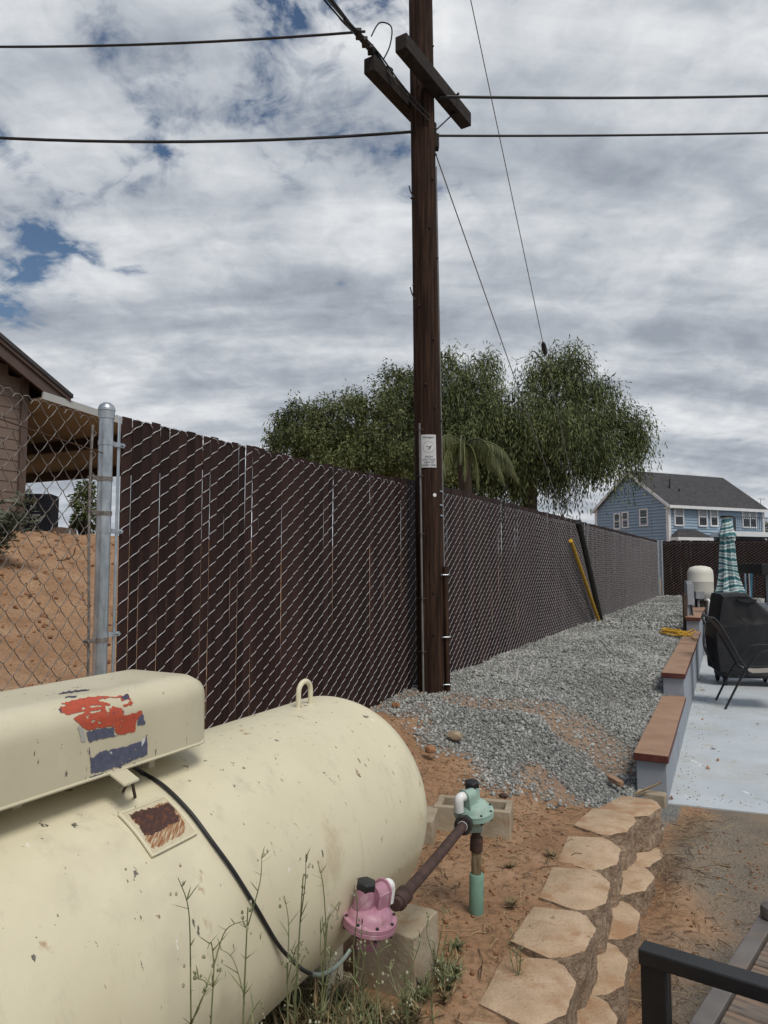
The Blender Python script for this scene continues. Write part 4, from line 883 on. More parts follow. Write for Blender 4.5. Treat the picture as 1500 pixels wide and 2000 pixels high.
# guy wires and guards
AN = SW(14.5, -2.57, .52)
g2 = Vector((AN.x+.02, AN.y, AN.z)); t2 = pole_c(9.0)+Vector((.07, .05, 0)); t1 = pole_c(5.42)+Vector((.1, .06, 0))
gy1 = cable('guy_wire', t1, AN, .01, .0055, 'lower steel guy wire from pole bracket down to the yellow guard', 'guy wire', 'greymetal', 4)
gy2 = cable('guy_wire', t2, g2, .01, .0055, 'upper steel guy wire from above the frame down to the black guard', 'guy wire', 'greymetal', 4)
def along(a, b_, za): return a.lerp(b_, (za-a.z)/(b_.z-a.z))
b = MB(); q = along(g2, t2, 4.75); d_ = (t2-g2).normalized(); b.lathe([(.015, -.1), (.032, -.08), (.036, .05), (.02, .1)], q, d_, 12); b.build('strain_insulator', M['black'], gy2)
b = MB(); q0 = atW(1175, 1217, -2.55); q1 = atW(1130, 1019, -2.45); b.tube([q0, q0.lerp(q1, .9), q0.lerp(q1, .96), q1], [.05, .05, .062, .05], 12); b.build('guy_guard', M['blackguard'], None, label='leaning black plastic guy wire guard in front of the fence', cat='guy guard')
b = MB(); q0 = atW(1171, 1217, -2.52); q1 = atW(1115, 1056, -2.42); nr = 44
b.tube([q0.lerp(q1, k/nr) for k in range(nr+1)], [.027 if k % 2 else .035 for k in range(nr+1)], 10); b.build('guy_guard', M['yellow'], None, label='leaning yellow ribbed guy wire guard beside the black one', cat='guy guard')

# ------------------------------------------------------------------ trees
def leaf_cards(P, D, size, asp, n_seed):
    """leaf quads at P pointing along D"""
    m = len(P); D = D/np.linalg.norm(D, axis=1)[:, None]; rnd = rng.normal(size=(m, 3)); U = np.cross(D, rnd); U /= np.linalg.norm(U, axis=1)[:, None]
    s = size[:, None]; a = P; b_ = P + D*s*.5 + U*s*asp; c = P + D*s; d = P + D*s*.5 - U*s*asp
    return np.stack([a, b_, c, d], 1).reshape(-1, 3), np.arange(m*4).reshape(m, 4)
def weeping_tree(name, label, base, lobes, mat, dens, strand, leaf, limbs_from, droop=1.0, asp=.10, wild=.32, gaps=-.12):
    t = thing(name, base, label, 'tree', 'trees beyond the fence')
    P = []; D = []; S = []
    for (c, rx, ry, rz) in lobes:
        nC = int(dens*(rx*rz + ry*rz + rx*ry)/21)
        for _ in range(nC):
            v = rng.normal(size=3); v /= np.linalg.norm(v)
            if v[2] < -.6: continue
            rr = rng.uniform(.30, 1.08)**.5; gap = noise.noise(Vector((v[0]*1.9+c[0], v[1]*1.9+c[1], v[2]*1.9+c[2]*.7)))
            if gap < gaps and rng.random() < .92: continue
            pc_ = np.array([c[0]+v[0]*rx*rr*(1+.3*gap), c[1]+v[1]*ry*rr*(1+.3*gap), c[2]+v[2]*rz*rr*(1+.35*gap)])
            out = np.array([v[0], v[1], .45*v[2]+.25]); cl = strand*rng.uniform(.35, 1.5); nst = int(rng.integers(10, 26))
            for _s in range(nst):
                q = pc_ + rng.normal(size=3)*np.array([.20, .20, .15])*(.6+.4*strand); d = out + rng.normal(size=3)*.40; L_ = cl*rng.uniform(.6, 1.15); k = max(4, int(9*rng.uniform(.7, 1.3)))
                for j in range(k):
                    d = d*.70 + np.array([0, 0, -.44*droop]); q = q + d/np.linalg.norm(d)*L_/k
                    dd = d/np.linalg.norm(d) + rng.normal(size=3)*wild; P.append(q+rng.normal(size=3)*.03); D.append(dd); S.append(leaf*rng.uniform(.6, 1.35))
    Vv, Ff = leaf_cards(np.array(P), np.array(D), np.array(S), asp, 0)
    link('crown', npmesh('crown', Vv, Ff, mat), t)
    bx = Vector(base); fork = Vector(limbs_from)
    b = MB(); mid = bx.lerp(fork, .5)+Vector((.15, 0, 0)); b.tube(sub([bx, mid, fork], 5), [lerp(.36, .24, k/10) for k in range(11)], 12); b.build('trunk', M['bark'], t)
    for (c, rx, ry, rz) in lobes:
        c = Vector(c); m1 = fork.lerp(c, .5) + Vector((random.uniform(-.3, .3), random.uniform(-.3, .3), .35)); b = MB(); pts = sub([fork, m1, c, c+Vector((random.uniform(-.4, .4), 0, rz*.2))], 5)
        b.tube(pts, [lerp(.15, .010, (k/(len(pts)-1))**.7) for k in range(len(pts))], 8)
        for _ in range(7):
            p = pts[random.randrange(5, len(pts))]; e = p + Vector((random.gauss(0, rx*.5), random.gauss(0, ry*.5), random.uniform(.0, rz*.3))); b.tube(sub([p, p.lerp(e, .5)+UP*.15, e], 3), [.035, .03, .028, .022, .018, .012, .006], 5)
        b.build('limb', M['bark'], t)
def lobe(px, py, Y, rpx, rpz, ry=None): p = atY(px, py, Y); k = Y/F; return (tuple(p), rpx*k, (ry or rpx*k), rpz*k)
Y1 = 27.
L1 = [lobe(905, 775, Y1, 56, 58), lobe(850, 800, Y1+1, 60, 66), lobe(990, 795, Y1-.6, 62, 56), lobe(1080, 745, Y1, 46, 56), lobe(1085, 835, Y1-1, 70, 60), lobe(1160, 785, Y1, 44, 54), lobe(1196, 835, Y1+.5, 44, 50), lobe(930, 860, Y1-.5, 74, 60), lobe(1005, 885, Y1+1.5, 74, 56), lobe(1150, 880, Y1-.4, 56, 50), lobe(1200, 870, Y1+.3, 30, 34), lobe(870, 900, Y1+1, 80, 56), lobe(800, 880, Y1+2, 60, 60), lobe(1045, 915, Y1, 44, 36), lobe(960, 925, Y1+.5, 60, 45), lobe(1112, 700, Y1, 24, 28), lobe(1060, 705, Y1+.4, 24, 24), lobe(880, 705, Y1, 28, 22), lobe(940, 715, Y1, 28, 24), lobe(1222, 830, Y1, 20, 30)]
base1 = atY(1015, 1100, Y1); base1.z = 1.2
weeping_tree('pepper_tree', 'tall weeping pepper tree with drooping foliage behind the fence', base1, L1, M['leaf'], 640, 1.35, .18, atY(1035, 920, Y1))
Y2 = 25.
L2 = [lobe(600, 830, Y2, 50, 46), lobe(660, 815, Y2+.8, 56, 50), lobe(735, 815, Y2, 60, 50), lobe(790, 745, Y2+2, 40, 40), lobe(800, 800, Y2+1, 60, 55), lobe(650, 870, Y2+1, 90, 45), lobe(760, 880, Y2, 80, 50), lobe(575, 860, Y2+.5, 36, 30), lobe(690, 905, Y2+.5, 100, 36), lobe(820, 900, Y2, 70, 50)]
base2 = atY(700, 1060, Y2); base2.z = 1.2
weeping_tree('broadleaf_tree', 'olive green rounded tree left of the pole behind the fence', base2, L2, M['leaf2'], 520, .6, .125, atY(700, 920, Y2), .5, .17, .6, -.16)
# palm between the trees and the fence
def palm_thing(name, label, c, base, fr, r=.06, grp=None):
    t = thing(name, base, label, 'palm tree', grp); c = Vector(c)
    b = MB(); b.tube(sub([base, Vector(base).lerp(c, .5)+Vector((.06, 0, 0)), c], 4), [.16]*9, 12); b.build('trunk', M['bark'], t)
    for (az, L_, up, dr) in fr:
        d = Vector((math.cos(az), math.sin(az), 0)); pts = []; p = c.copy(); v = (d + UP*up).normalized(); N_ = 16
        for k in range(N_+1): pts.append(p.copy()); p = p + v*L_/N_; v = (v - UP*dr*(.6+.8*k/N_)/N_*3).normalized()
        b = MB(); b.tube(pts, [lerp(.025, .004, k/N_) for k in range(N_+1)], 5, False); sd_ = d.cross(UP)
        for k in range(2, N_*9):
            u = k/(N_*9); i = min(int(u*N_), N_-1); q = pts[i].lerp(pts[i+1], u*N_-i); tg = (pts[i+1]-pts[i]).normalized()
            for sgn in (-1, 1):
                ll = 1.25*math.sin(math.pi*min(1, .12+u*.85))*L_*.22*random.uniform(.8, 1.15); dl = (sd_*sgn*random.uniform(.1, .55) + tg*.3 - UP*random.uniform(1.0, 2.4)).normalized(); e = q+dl*ll*.55; e2_ = e + (dl-UP*.7).normalized()*ll*.45; w_ = tg*.011
                b.add([q-w_, q+w_, e+w_*.9, e2_, e-w_*.9], [(0, 1, 2, 4), (4, 2, 3)])
        b.build('frond', M['palm'], t, smooth=False)
pc = atY(905, 872, 17.5)
fr = [(R(a), random.uniform(1.6, 2.0), u*.75, d*1.15) for a, u, d in ((-100, .9, .95), (-60, .7, .9), (-20, .55, .75), (5, .35, .75), (40, .7, .8), (95, 1.0, .8), (150, .9, .9), (190, .6, .95), (230, .9, .9), (265, .5, 1.1), (-35, .15, .9), (-125, .3, 1.1), (-75, .2, 1.2))]
palm_thing('queen_palm', 'yellowish drooping palm crown showing above the slatted fence', pc, (pc.x, pc.y, .6), fr)

def bush(name, label, c, rx, rz, n, leaf, mat, up=.6, cat='shrub', stems=14):
    c = Vector(c); t = thing(name, c, label, cat); P = []; D = []; S = []
    b = MB()
    for k in range(stems):
        a = random.uniform(0, 6.28); e = c + Vector((math.cos(a)*rx*random.uniform(.3, 1), math.sin(a)*rx*random.uniform(.3, 1), rz*random.uniform(.5, 1))); pts = sub([c, c.lerp(e, .5)+UP*rz*.12, e], 4); b.tube(pts, [lerp(.012, .003, i/8) for i in range(9)], 4, False)
        for _ in range(n//stems):
            q = pts[random.randrange(2, 9)]; P.append(np.array(q)+rng.normal(size=3)*rx*.10); d = rng.normal(size=3); d[2] = abs(d[2])*up; D.append(d); S.append(leaf*random.uniform(.6, 1.4))
    b.build('stems', M['bark'], t, smooth=False); Vv, Ff = leaf_cards(np.array(P), np.array(D), np.array(S), .14, 0); link('foliage', npmesh('foliage', Vv, Ff, mat), t)
# ------------------------------------------------------------------ blue house
C0 = atY(1305, 1000, 48.); C0.z = 0; FV = Vector((.894, .447, 0)).normalized(); GV = Vector((-.447, .894, 0)).normalized()
def HP(a, g, z): return C0 + FV*a + GV*g + UP*z
EZ, RZ, LEN, GWD = 5.72, 8.15, 9.55, 6.7
house = thing('blue_house', HP(4, 3, 0), 'two storey blue house with grey roof and white trim beyond the fences', 'house')
def lap(b, o, u, n_, L_, z0, z1, step=.2, lim=None, dp=.048):
    k = int((z1-z0)/step)
    for i in range(k):
        za, zb_ = z0+i*step, z0+(i+1)*step; x0, x1 = 0, L_
        if lim: x0, x1 = lim(zb_)
        if x1-x0 < .1: continue
        b.add([o+u*x0+UP*za+n_*dp, o+u*x1+UP*za+n_*dp, o+u*x1+UP*zb_+n_*.004, o+u*x0+UP*zb_+n_*.004, o+u*x0+UP*za, o+u*x1+UP*za], [(0, 1, 2, 3), (4, 5, 1, 0)])
b = MB(); lap(b, HP(0, 0, 0), FV, -GV, LEN, 0, EZ); b.add([HP(0, .01, 0), HP(LEN, .01, 0), HP(LEN, .01, EZ), HP(0, .01, EZ)], [(0, 1, 2, 3)]); b.build('front_wall', M['bluewall'], house, smooth=False)
b = MB(); lap(b, HP(0, 0, 0), GV, -FV, GWD, 0, EZ, .22, None, .085)
def lim(z): t = max(0, (z-EZ)/(RZ-EZ)); return GWD/2*t, GWD-GWD/2*t
lap(b, HP(0, 0, 0), GV, -FV, GWD, EZ, RZ, .22, lim, .085); b.add([HP(.01, 0, 0), HP(.01, GWD, 0), HP(.01, GWD, EZ), HP(.01, GWD/2, RZ), HP(.01, 0, EZ)], [(0, 1, 2, 3, 4)]); b.build('gable_wall', M['bluewall'], house, smooth=False)
b = MB(); b.box(HP(LEN/2, GWD/2, EZ/2), (LEN-.1, GWD-.1, EZ), (FV, GV, UP)); b.build('core', M['bluewall'], house, smooth=False)
b = MB(); ov = .38; sl = (RZ-EZ)/(GWD/2)
for sgn in (0, 1):
    g0 = -ov if not sgn else GWD+ov; zz = EZ-ov*sl
    b.prism([HP(-.25, g0, zz+.10), HP(-.25, GWD/2, RZ+.12), HP(-.25, GWD/2, RZ+.02), HP(-.25, g0, zz)], (0, 0, 0), FV*(LEN+.5))
roof = b.build('roof', M['shingle'], house, smooth=False)
b = MB()
for g0 in (-ov, GWD+ov):
    zz = EZ-ov*sl; gd_ = GV*(.001)
    for a_ in (-.30, LEN+.25): b.prism([HP(a_, g0, zz+.06), HP(a_, GWD/2, RZ+.08), HP(a_, GWD/2, RZ-.16), HP(a_, g0, zz-.18)], (0, 0, 0), FV*.05)
b.box(HP(LEN/2, -ov-.03, EZ-ov*sl-.02), (LEN+.6, .06, .2), (FV, GV, UP)); b.box(HP(-.12, -ov+.25, EZ-ov*sl-.1), (.36, .5, .05), (FV, GV, UP)); b.build('fascia', M['whitetrim'], roof, smooth=False)
for a_, h_ in ((1.9, .75), (2.5, .3)):
    g_ = 1.5 if h_ > .5 else 1.2; z_ = EZ+g_*sl; b = MB(); b.tube([HP(a_, g_, z_), HP(a_, g_, z_+h_)], .06, 8); b.box(HP(a_, g_-.1, z_-.02), (.5, .5, .05), (FV, (GV+UP*sl).normalized(), (UP-GV*sl).normalized())); b.build('vent_pipe', M['darkmetal'], roof)
for a_, g_ in ((-.02, -.02), (LEN, -.02), (-.02, GWD)):
    b = MB(); b.box(HP(a_, g_, EZ/2), (.22, .22, EZ), (FV, GV, UP)); b.build('corner_trim', M['whitetrim'], house, smooth=False)
b = MB(); b.tube([HP(-.06, 2.05-.55, 0.2), HP(-.06, 1.5, 5.1)], .045, 6); b.build('downspout', M['bluewall'], house)
b = MB(); b.box(HP(-.05, GWD/2, RZ-1.1), (.06, .42, .75), (FV, GV, UP)); b.build('gable_vent', M['bluewall'], house, smooth=False)
def window(o, u, n_, wd, z0, z1, dbl=False, curtain=False):
    f_ = MB(); t = .10; zc = (z0+z1)/2
    for x in (-wd/2+t/2, wd/2-t/2): f_.box(o+u*x+n_*.06+UP*zc, (t, .12, z1-z0), (u, n_, UP))
    for z in (z0+t/2, z1-t/2): f_.box(o+n_*.062+UP*z, (wd-2*t, .12, t), (u, n_, UP))
    f_.box(o+n_*.075+UP*zc, (wd-2*t, .07, .07), (u, n_, UP))
    if dbl: f_.box(o+n_*.077+UP*zc, (.1, .08, z1-z0-2*t), (u, n_, UP))
    w_ = f_.build('window', M['whitetrim'], house, smooth=False)
    for xs in ((-1, 1) if dbl else (0,)):
        pw = (wd-2*t-(.1 if dbl else 0))/(2 if dbl else 1); cx = xs*(pw/2+.05)
        for k, (za, zb_) in enumerate(((z0+t, zc-.035), (zc+.035, z1-t))):
            g = MB(); g.box(o+u*cx+n_*(.062+.008*k)+UP*(za+zb_)/2, (pw, .01, zb_-za), (u, n_, UP)); g.build('pane', M['curtain'] if (k == 1 and curtain) else M['glass'], w_, smooth=False)
def hx(px, py):                                          # place on the front wall from the picture
    r = ray(px, py); n_ = GV; t = (C0-EYE).dot(n_)/r.dot(n_); p = EYE+r*t-C0; return p.dot(FV), p.z + C0.z
def gx_(px, py):
    r = ray(px, py); t = (C0-EYE).dot(FV)/r.dot(FV); p = EYE+r*t-C0; return p.dot(GV), p.z+C0.z
for (x0, x1, y0, y1, dbl) in ((1314, 1334, 988, 1028, False), (1361, 1380, 990, 1029, False), (1384, 1401, 990, 1029, False), (1447, 1477, 993, 1032, True)):
    a0_, z1_ = hx(x0, y0); a1_, z0_ = hx(x1, y1); window(HP((a0_+a1_)/2, 0, 0), FV, -GV, abs(a1_-a0_), z0_, z1_, dbl, True)
for (x0, x1, y0, y1) in ((1200, 1214, 1001, 1034), (1216, 1230, 998, 1031), (1250, 1268, 992, 1027)):
    a0_, z1_ = gx_(x0, (y0+2)); a1_, z0_ = gx_(x1, y1); window(HP(0, (a0_+a1_)/2, 0), GV, -FV, abs(a1_-a0_), z0_, z1_, False, False)
# bay roof, balcony
ba, bz = hx(1341, 1047); b = MB(); b0, _ = hx(1306, 1047); b1_, _ = hx(1375, 1047)
z_e = hx(1340, 1050)[1]; z_r = hx(1340, 1034)[1]
b.add([HP(b0, -.75, z_e), HP(b1_, -.75, z_e), HP(b1_, 0, z_e), HP(b0, 0, z_e), HP(lerp(b0, b1_, .25), -.05, z_r), HP(lerp(b0, b1_, .75), -.05, z_r)], [(0, 1, 5, 4), (1, 2, 5), (3, 0, 4), (0, 3, 2, 1), (2, 3, 4, 5)]); b.build('bay_roof', M['shingle'], house, smooth=False)
b = MB(); b.box(HP((b0+b1_)/2, -.40, z_e-.11), (b1_-b0-.02, .76, .2), (FV, GV, UP))
for k in (.05, .37, .92): b.box(HP(lerp(b0, b1_, k), -.65, z_e/2-.1), (.2, .2, z_e-.2), (FV, GV, UP))
b.build('bay_trim', M['whitetrim'], house, smooth=False)
b = MB(); b.box(HP((b0+b1_)/2, -.3, z_e/2-.12), (b1_-b0-.4, .58, z_e-.24), (FV, GV, UP)); b.build('bay_wall', M['bluewall'], house, smooth=False)
bz1 = hx(1440, 1043)[1]; bx0 = hx(1388, 1040)[0]; b = MB(); b.box(HP((bx0+12.8)/2, -.95, bz1-.1), (12.8-bx0, 1.9, .32), (FV, GV, UP)); b.build('balcony', M['whitetrim'], house, smooth=False)
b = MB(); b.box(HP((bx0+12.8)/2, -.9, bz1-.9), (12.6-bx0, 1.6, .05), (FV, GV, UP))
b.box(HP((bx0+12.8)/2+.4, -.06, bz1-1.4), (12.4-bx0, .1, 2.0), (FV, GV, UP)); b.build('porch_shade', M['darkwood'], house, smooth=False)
for a_ in (bx0+.1, 8.0, 11.4):
    b = MB(); b.box(HP(a_, -1.7, bz1/2-.13), (.18, .18, bz1-.26), (FV, GV, UP)); b.build('porch_post', M['whitetrim'], house, smooth=False)
for a_ in (bx0+.05, bx0+3.0, bx0+5.3, bx0+6.7):
    b = MB(); b.box(HP(a_, -1.85, bz1+.55), (.10, .10, .98), (FV, GV, UP)); b.build('railing_post', M['whitetrim'] if a_ > bx0+.1 else M['rail'], house, smooth=False)
b = MB(); b.box(HP((bx0+12.8)/2, -1.85, bz1+1.05), (12.8-bx0, .06, .06), (FV, GV, UP)); b.build('top_rail', M['rail'], house, smooth=False)
a_ = bx0+.2
bal = MB().box((0, 0, 0), (.03, .03, .9)).mesh('baluster', M['rail'], False)
while a_ < 12.7: link('baluster', bal, house, loc=HP(a_, -1.85, bz1+.57)); a_ += .2
b = MB(); p = HP(LEN+.2, .2, EZ-.1); b.tube([p, p+UP*.75], .02, 5); b.tube([p+UP*.75-FV*.35, p+UP*.75+FV*.5], .02, 4)
b.build('antenna', M['greymetal'], roof)
# hedge right of the house
b = None
q = atY(1530, 1045, 66.); bush('far_tree', 'distant green tree behind the balcony at the right edge', Vector((q.x, q.y, .5)), 2.2, 4.6, 2600, .5, M['leaf'], cat='tree')
# ------------------------------------------------------------------ house on the mound at left
lh = thing('brown_house', SW(6, -15, 2.1), 'taupe lap sided house with brown eave at the left edge', 'house')
WG = -12.65; EN = 9.32; sl2 = (5.871-5.08)/(10.033-8.441)
b = MB(); lap(b, SW(1.5, WG, 0), DV, NV, EN-1.5, 2.0, 7.2, .205, lambda z: (0, min(EN-1.5, (5.08-.15-z)/sl2 + 10.033-1.5)), .016); b.build('side_wall', M['tan'], lh, smooth=False)
b = MB(); b.prism([SW(1.5, WG-.03, 2), SW(EN-.02, WG-.03, 2), SW(EN-.02, WG-.03, 5.0), SW(1.5, WG-.03, 8.8)], (0, 0, 0), NV*-6); b.build('core', M['tan'], lh, smooth=False)
b = MB(); b.box(SW(EN-.06, WG+.03, 3.6), (.14, .09, 3.4), (DV, NV, UP)); b.build('corner_board', M['tantrim'], lh, smooth=False)
rk = lambda s: 5.08 + (10.033-s)*sl2
b = MB(); b.prism([SW(10.06, WG+.46, rk(10.06)+.03), SW(3, WG+.46, rk(3)+.03), SW(3, WG+.46, rk(3)-.05), SW(10.06, WG+.46, rk(10.06)-.05)], (0, 0, 0), NV*-9); rf = b.build('roof', M['shingle'], lh, smooth=False)
b = MB(); b.prism([SW(10.03, WG+.43, rk(10.03)-.052), SW(3, WG+.43, rk(3)-.052), SW(3, WG+.43, rk(3)-.13), SW(10.03, WG+.43, rk(10.03)-.13)], (0, 0, 0), NV*-.03)
b.prism([SW(9.96, WG+.39, rk(9.96)-.132), SW(3, WG+.39, rk(3)-.132), SW(3, WG+.39, rk(3)-.36), SW(9.90, WG+.39, rk(9.90)-.36)], (0, 0, 0), NV*-.045); b.build('rake_board', M['tantrim'], rf, smooth=False)
b = MB(); b.prism([SW(10.0, WG+.34, rk(10)-.135), SW(3, WG+.34, rk(3)-.135), SW(3, WG+.34, rk(3)-.15), SW(10.0, WG+.34, rk(10)-.15)], (0, 0, 0), NV*-8.5); b.box(SW(10.0, WG-4, rk(10)-.2), (.05, 8.8, .16), (DV, NV, UP)); b.build('soffit', M['tantrim'], rf, smooth=False)
pcv = thing('patio_cover', SW(13, -16, 2.2), 'flat beige patio cover with pale fascia behind the open fence', 'patio cover')
TV = (DV - UP*.076).normalized(); TU = NV.cross(TV).normalized(); TU = TU if TU.z > 0 else -TU
cvz = lambda s: 4.98 - .076*(s-9.93)
b = MB(); b.box(SW(12.3, -17.4, cvz(12.3)-.13), (5.8, 10.2, .06), (TV, NV, TU)); b.build('roof_panel', M['soffit'], pcv, smooth=False)
b = MB(); b.box(SW(12.3, -12.27, cvz(12.3)-.07), (5.8, .05, .15), (TV, NV, TU)); b.build('fascia', M['fascia'], pcv, smooth=False)
for s in (12.1, 15.0):
    b = MB(); b.box(SW(s, -17.4, cvz(s)-.29), (.14, 10, .26), (DV, NV, UP)); b.build('beam', M['darkwood'], pcv, smooth=False)
for w_ in (-16.75,):
    b = MB(); b.box(SW(15.0, w_, 3.1), (.15, .15, 2.4), (DV, NV, UP)); b.build('post', M['darkwood'], pcv, smooth=False)
sf = atY(49, 1046, 14.6); sfz = H(*to_sw(sf.x, sf.y), False)
cab = thing('steel_cabinet', (sf.x, sf.y, sfz), 'black steel cabinet with a handle standing on the dirt mound', 'cabinet')
u_ = Vector((.98, .19, 0)).normalized(); v_ = Vector((-.19, .98, 0)).normalized(); zc_ = 2.15+.46
b = MB(); b.box((sf.x, sf.y+.35, zc_), (.80, .66, .93), (u_, v_, UP)); b.build('body', M['navybox'], cab, bevel=.012)
b = MB(); b.box(Vector((sf.x, sf.y+.35, zc_))+u_*.11-v_*.345, (.55, .03, .86), (u_, v_, UP)); b.build('door', M['navybox'], cab, bevel=.006)
b = MB(); q = Vector((sf.x, sf.y+.35, zc_))-v_*.39-u_*.02; b.tube([q+UP*.06, q-UP*.14], .012, 6); b.build('handle', M['galv'], cab)
b = MB(); b.box(q+u_*.16+UP*.02, (.16, .01, .035), (u_, v_, UP)); b.build('badge', M['greymetal'], cab)
bp_ = atY(118, 1048, 15.0); b = MB(); b.lathe([(.26, -.3), (.31, -.1), (.32, 0), (.31, .1), (.26, .3)], (bp_.x, bp_.y, bp_.z-.12), (.95, .3, .0), 18); br = b.build('barrel', M['darkwood'], None, label='dark wooden barrel lying on the crest of the mound', cat='barrel')
b = MB()
for h_ in (-.2, .2): b.lathe([(.298, h_-.02), (.302, h_+.02)], (bp_.x, bp_.y, bp_.z-.12), (.95, .3, 0), 18)
b.build('hoop', M['greymetal'], br)
q = atY(-25, 1085, 9.0); q.z = H(*to_sw(q.x, q.y), False); bush('sage_shrub', 'grey green shrub growing on the mound at the left edge', q, .55, .8, 1500, .11, M['shrub'])
q = atY(166, 1050, 26.); b = None
yt = thing('young_tree', (q.x, q.y, 2.2), 'small dark leafy tree seen below the patio cover', 'tree')
P = []; D = []; S = []
for (x, y, r) in ((160, 975, 22), (172, 990, 26), (168, 955, 16), (156, 1020, 16), (178, 1020, 20)):
    c = np.array(atY(x, y, 26.)); 
    for _ in range(420): v = rng.normal(size=3); v /= np.linalg.norm(v); P.append(c + v*r*26/F*rng.uniform(.3, 1)); D.append(v+np.array([0, 0, -.4])); S.append(.16*rng.uniform(.6, 1.3))
Vv, Ff = leaf_cards(np.array(P), np.array(D), np.array(S), .2, 0); link('crown', npmesh('crown', Vv, Ff, M['leaf']), yt)
b = MB(); b.tube([(q.x+.15, q.y, 2.0), atY(168, 985, 26.)], .07, 6); b.build('trunk', M['bark'], yt)
pc = atY(160, 1022, 19.); palm_thing('small_palm', 'small pale palm frond plant under the patio cover', pc, (pc.x+.1, pc.y, 2.1), [(R(a), .55, u, 1.3) for a, u in ((180, .8), (200, .4), (0, .8), (270, .9), (230, .6))], .03)

# ------------------------------------------------------------------ patio things
# covered grill
gO = Vector((4.93, 9.93, .012)); gu = Vector((.98, -.18, 0)).normalized(); gv = Vector((.18, .98, 0)).normalized()
gr = thing('covered_grill', gO, 'barbecue grill under a black fabric cover on the patio', 'grill')
gp = [(-.40, .20), (-.425, .45), (-.43, .80), (-.40, .86), (-.345, 1.19), (-.30, 1.225), (-.05, 1.235), (.03, 1.21), (.33, .93), (.37, .86), (.40, .78), (.405, .45), (.40, .10)]
rows = []
NYY = 14
for j in range(NYY+1):
    y = -.30 + .60*j/NYY; e = 1 - .05*abs(j/NYY*2-1)**6; r_ = []
    pts = sub([Vector((x, 0, z)) for x, z in gp], 4)
    for p in pts:
        k = .010*nse(p.x*5, y*5, 1, p.z*3) + (.022*nse(p.x*9, y*9, 1, 2) if p.z < .7 else .004*nse(p.x*14, y*14, 1, 2)); top = -.035*sm(.7, 1.0, abs(j/NYY*2-1))*(p.z > .5)
        r_.append(gO + gu*(p.x*e + math.copysign(k, p.x)) + gv*(y + k*(1 if j in (0, NYY) else 0)) + UP*(p.z + top - .005))
    rows.append(r_)
b = MB(); m_ = len(rows[0]); V = [p for r_ in rows for p in r_]; Fc = [(j*m_+i, j*m_+i+1, (j+1)*m_+i+1, (j+1)*m_+i) for j in range(NYY) for i in range(m_-1)]

for j0, sg_ in ((0, -1), (NYY, 1)):
    base_ = rows[j0]; cen = sum(base_, Vector())/m_; prev = [j0*m_+i for i in range(m_)]
    for k in range(1, 9):
        f_ = 1-k/9; cur = []
        for p in base_:
            q = cen.lerp(p, f_); loc = q-gO; u_c, z_c = loc.dot(gu), loc.z
            d_ = .026*nse(u_c*4.5, z_c*1.4, 1, 4+j0) + .012*nse(u_c*13, z_c*3, 1, 9) + .03*(1-f_)*(.3 if z_c > .85 else 1)
            cur.append(len(V)); V.append(q + gv*sg_*d_)
        Fc += [(prev[i], prev[(i+1) % m_], cur[(i+1) % m_], cur[i]) for i in range(m_)]; prev = cur
    Fc.append(tuple(prev))
b.add(V, Fc); b.build('cover', M['blackcloth'], gr, angle=60)
b = MB(); q = gO - gv*.325; b.prism([q+gu*x+UP*z for x, z in ((-.16, 1.16), (.10, 1.16), (.08, 1.13), (-.02, 1.105), (-.12, 1.13))], (0, 0, 0), gv*.03); b.build('cover_handle', M['blackcloth'], gr)
for x in (-.30, .32):
    for y in (-.2, .2):
        b = MB(); q = gO+gu*x+gv*y+UP*.065; b.lathe([(.055, -.02), (.065, -.015), (.065, .015), (.055, .02)], q, gu, 14); b.box(q+UP*.05, (.05, .05, .1), (gu, gv, UP)); b.build('caster', M['black'], gr)
b = MB(); b.box(gO+UP*.16, (.68, .42, .12), (gu, gv, UP)); b.build('base_shelf', M['blackmetal'], gr)
# sling chair in front of the grill
cO = Vector((4.16, 8.40, .012)); cu_ = Vector((.965, -.26, 0)).normalized(); cv_ = Vector((.26, .965, 0)).normalized()
ch = thing('patio_chair', cO, 'black metal patio chair with beige sling seat in front of the grill', 'chair')
def CP(x, y, z): return cO + cu_*x + cv_*y + UP*z
for y in (-.26, .26):
    b = MB(); b.tube(sub([CP(-.39, y, 1.02), CP(-.33, y, 1.0), CP(-.24, y, .86), CP(-.02, y, .44), CP(.06, y, .40), CP(.45, y, .44)], 5), .0125, 8); b.build('back_rail', M['blackmetal'], ch)
    b = MB(); b.tube(sub([CP(-.26, y*1.08, .0), CP(-.08, y*1.08, .36), CP(.08, y*1.08, .60), CP(.20, y*1.08, .665), CP(.42, y*1.08, .66), CP(.52, y*1.08, .60), CP(.55, y*1.08, .40), CP(.56, y*1.08, .0)], 5), .0125, 8); b.build('arm_and_leg', M['blackmetal'], ch)
b = MB(); b.tube([CP(-.07, -.28, .36), CP(-.07, .28, .36)], .01, 6); b.tube([CP(.45, -.26, .43), CP(.45, .26, .43)], .01, 6); b.tube([CP(-.385, -.26, 1.015), CP(-.385, .26, 1.015)], .011, 6); b.build('stretcher', M['blackmetal'], ch)
b = MB(); pf = sub([Vector((.0, 0, .425)), Vector((.1, 0, .39)), Vector((.3, 0, .40)), Vector((.46, 0, .445))], 4); V = [CP(p.x, y, p.z+o) for p in pf for y in (-.25, .25) for o in (0, .006)]; Fc = []
for i in range(len(pf)-1): a = i*4; c = a+4; Fc += [(a+1, c+1, c+3, a+3), (a, a+2, c+2, c), (a, c, c+1, a+1), (a+2, a+3, c+3, c+2)]
b.add(V, Fc); b.build('seat_sling', M['sling'], ch)
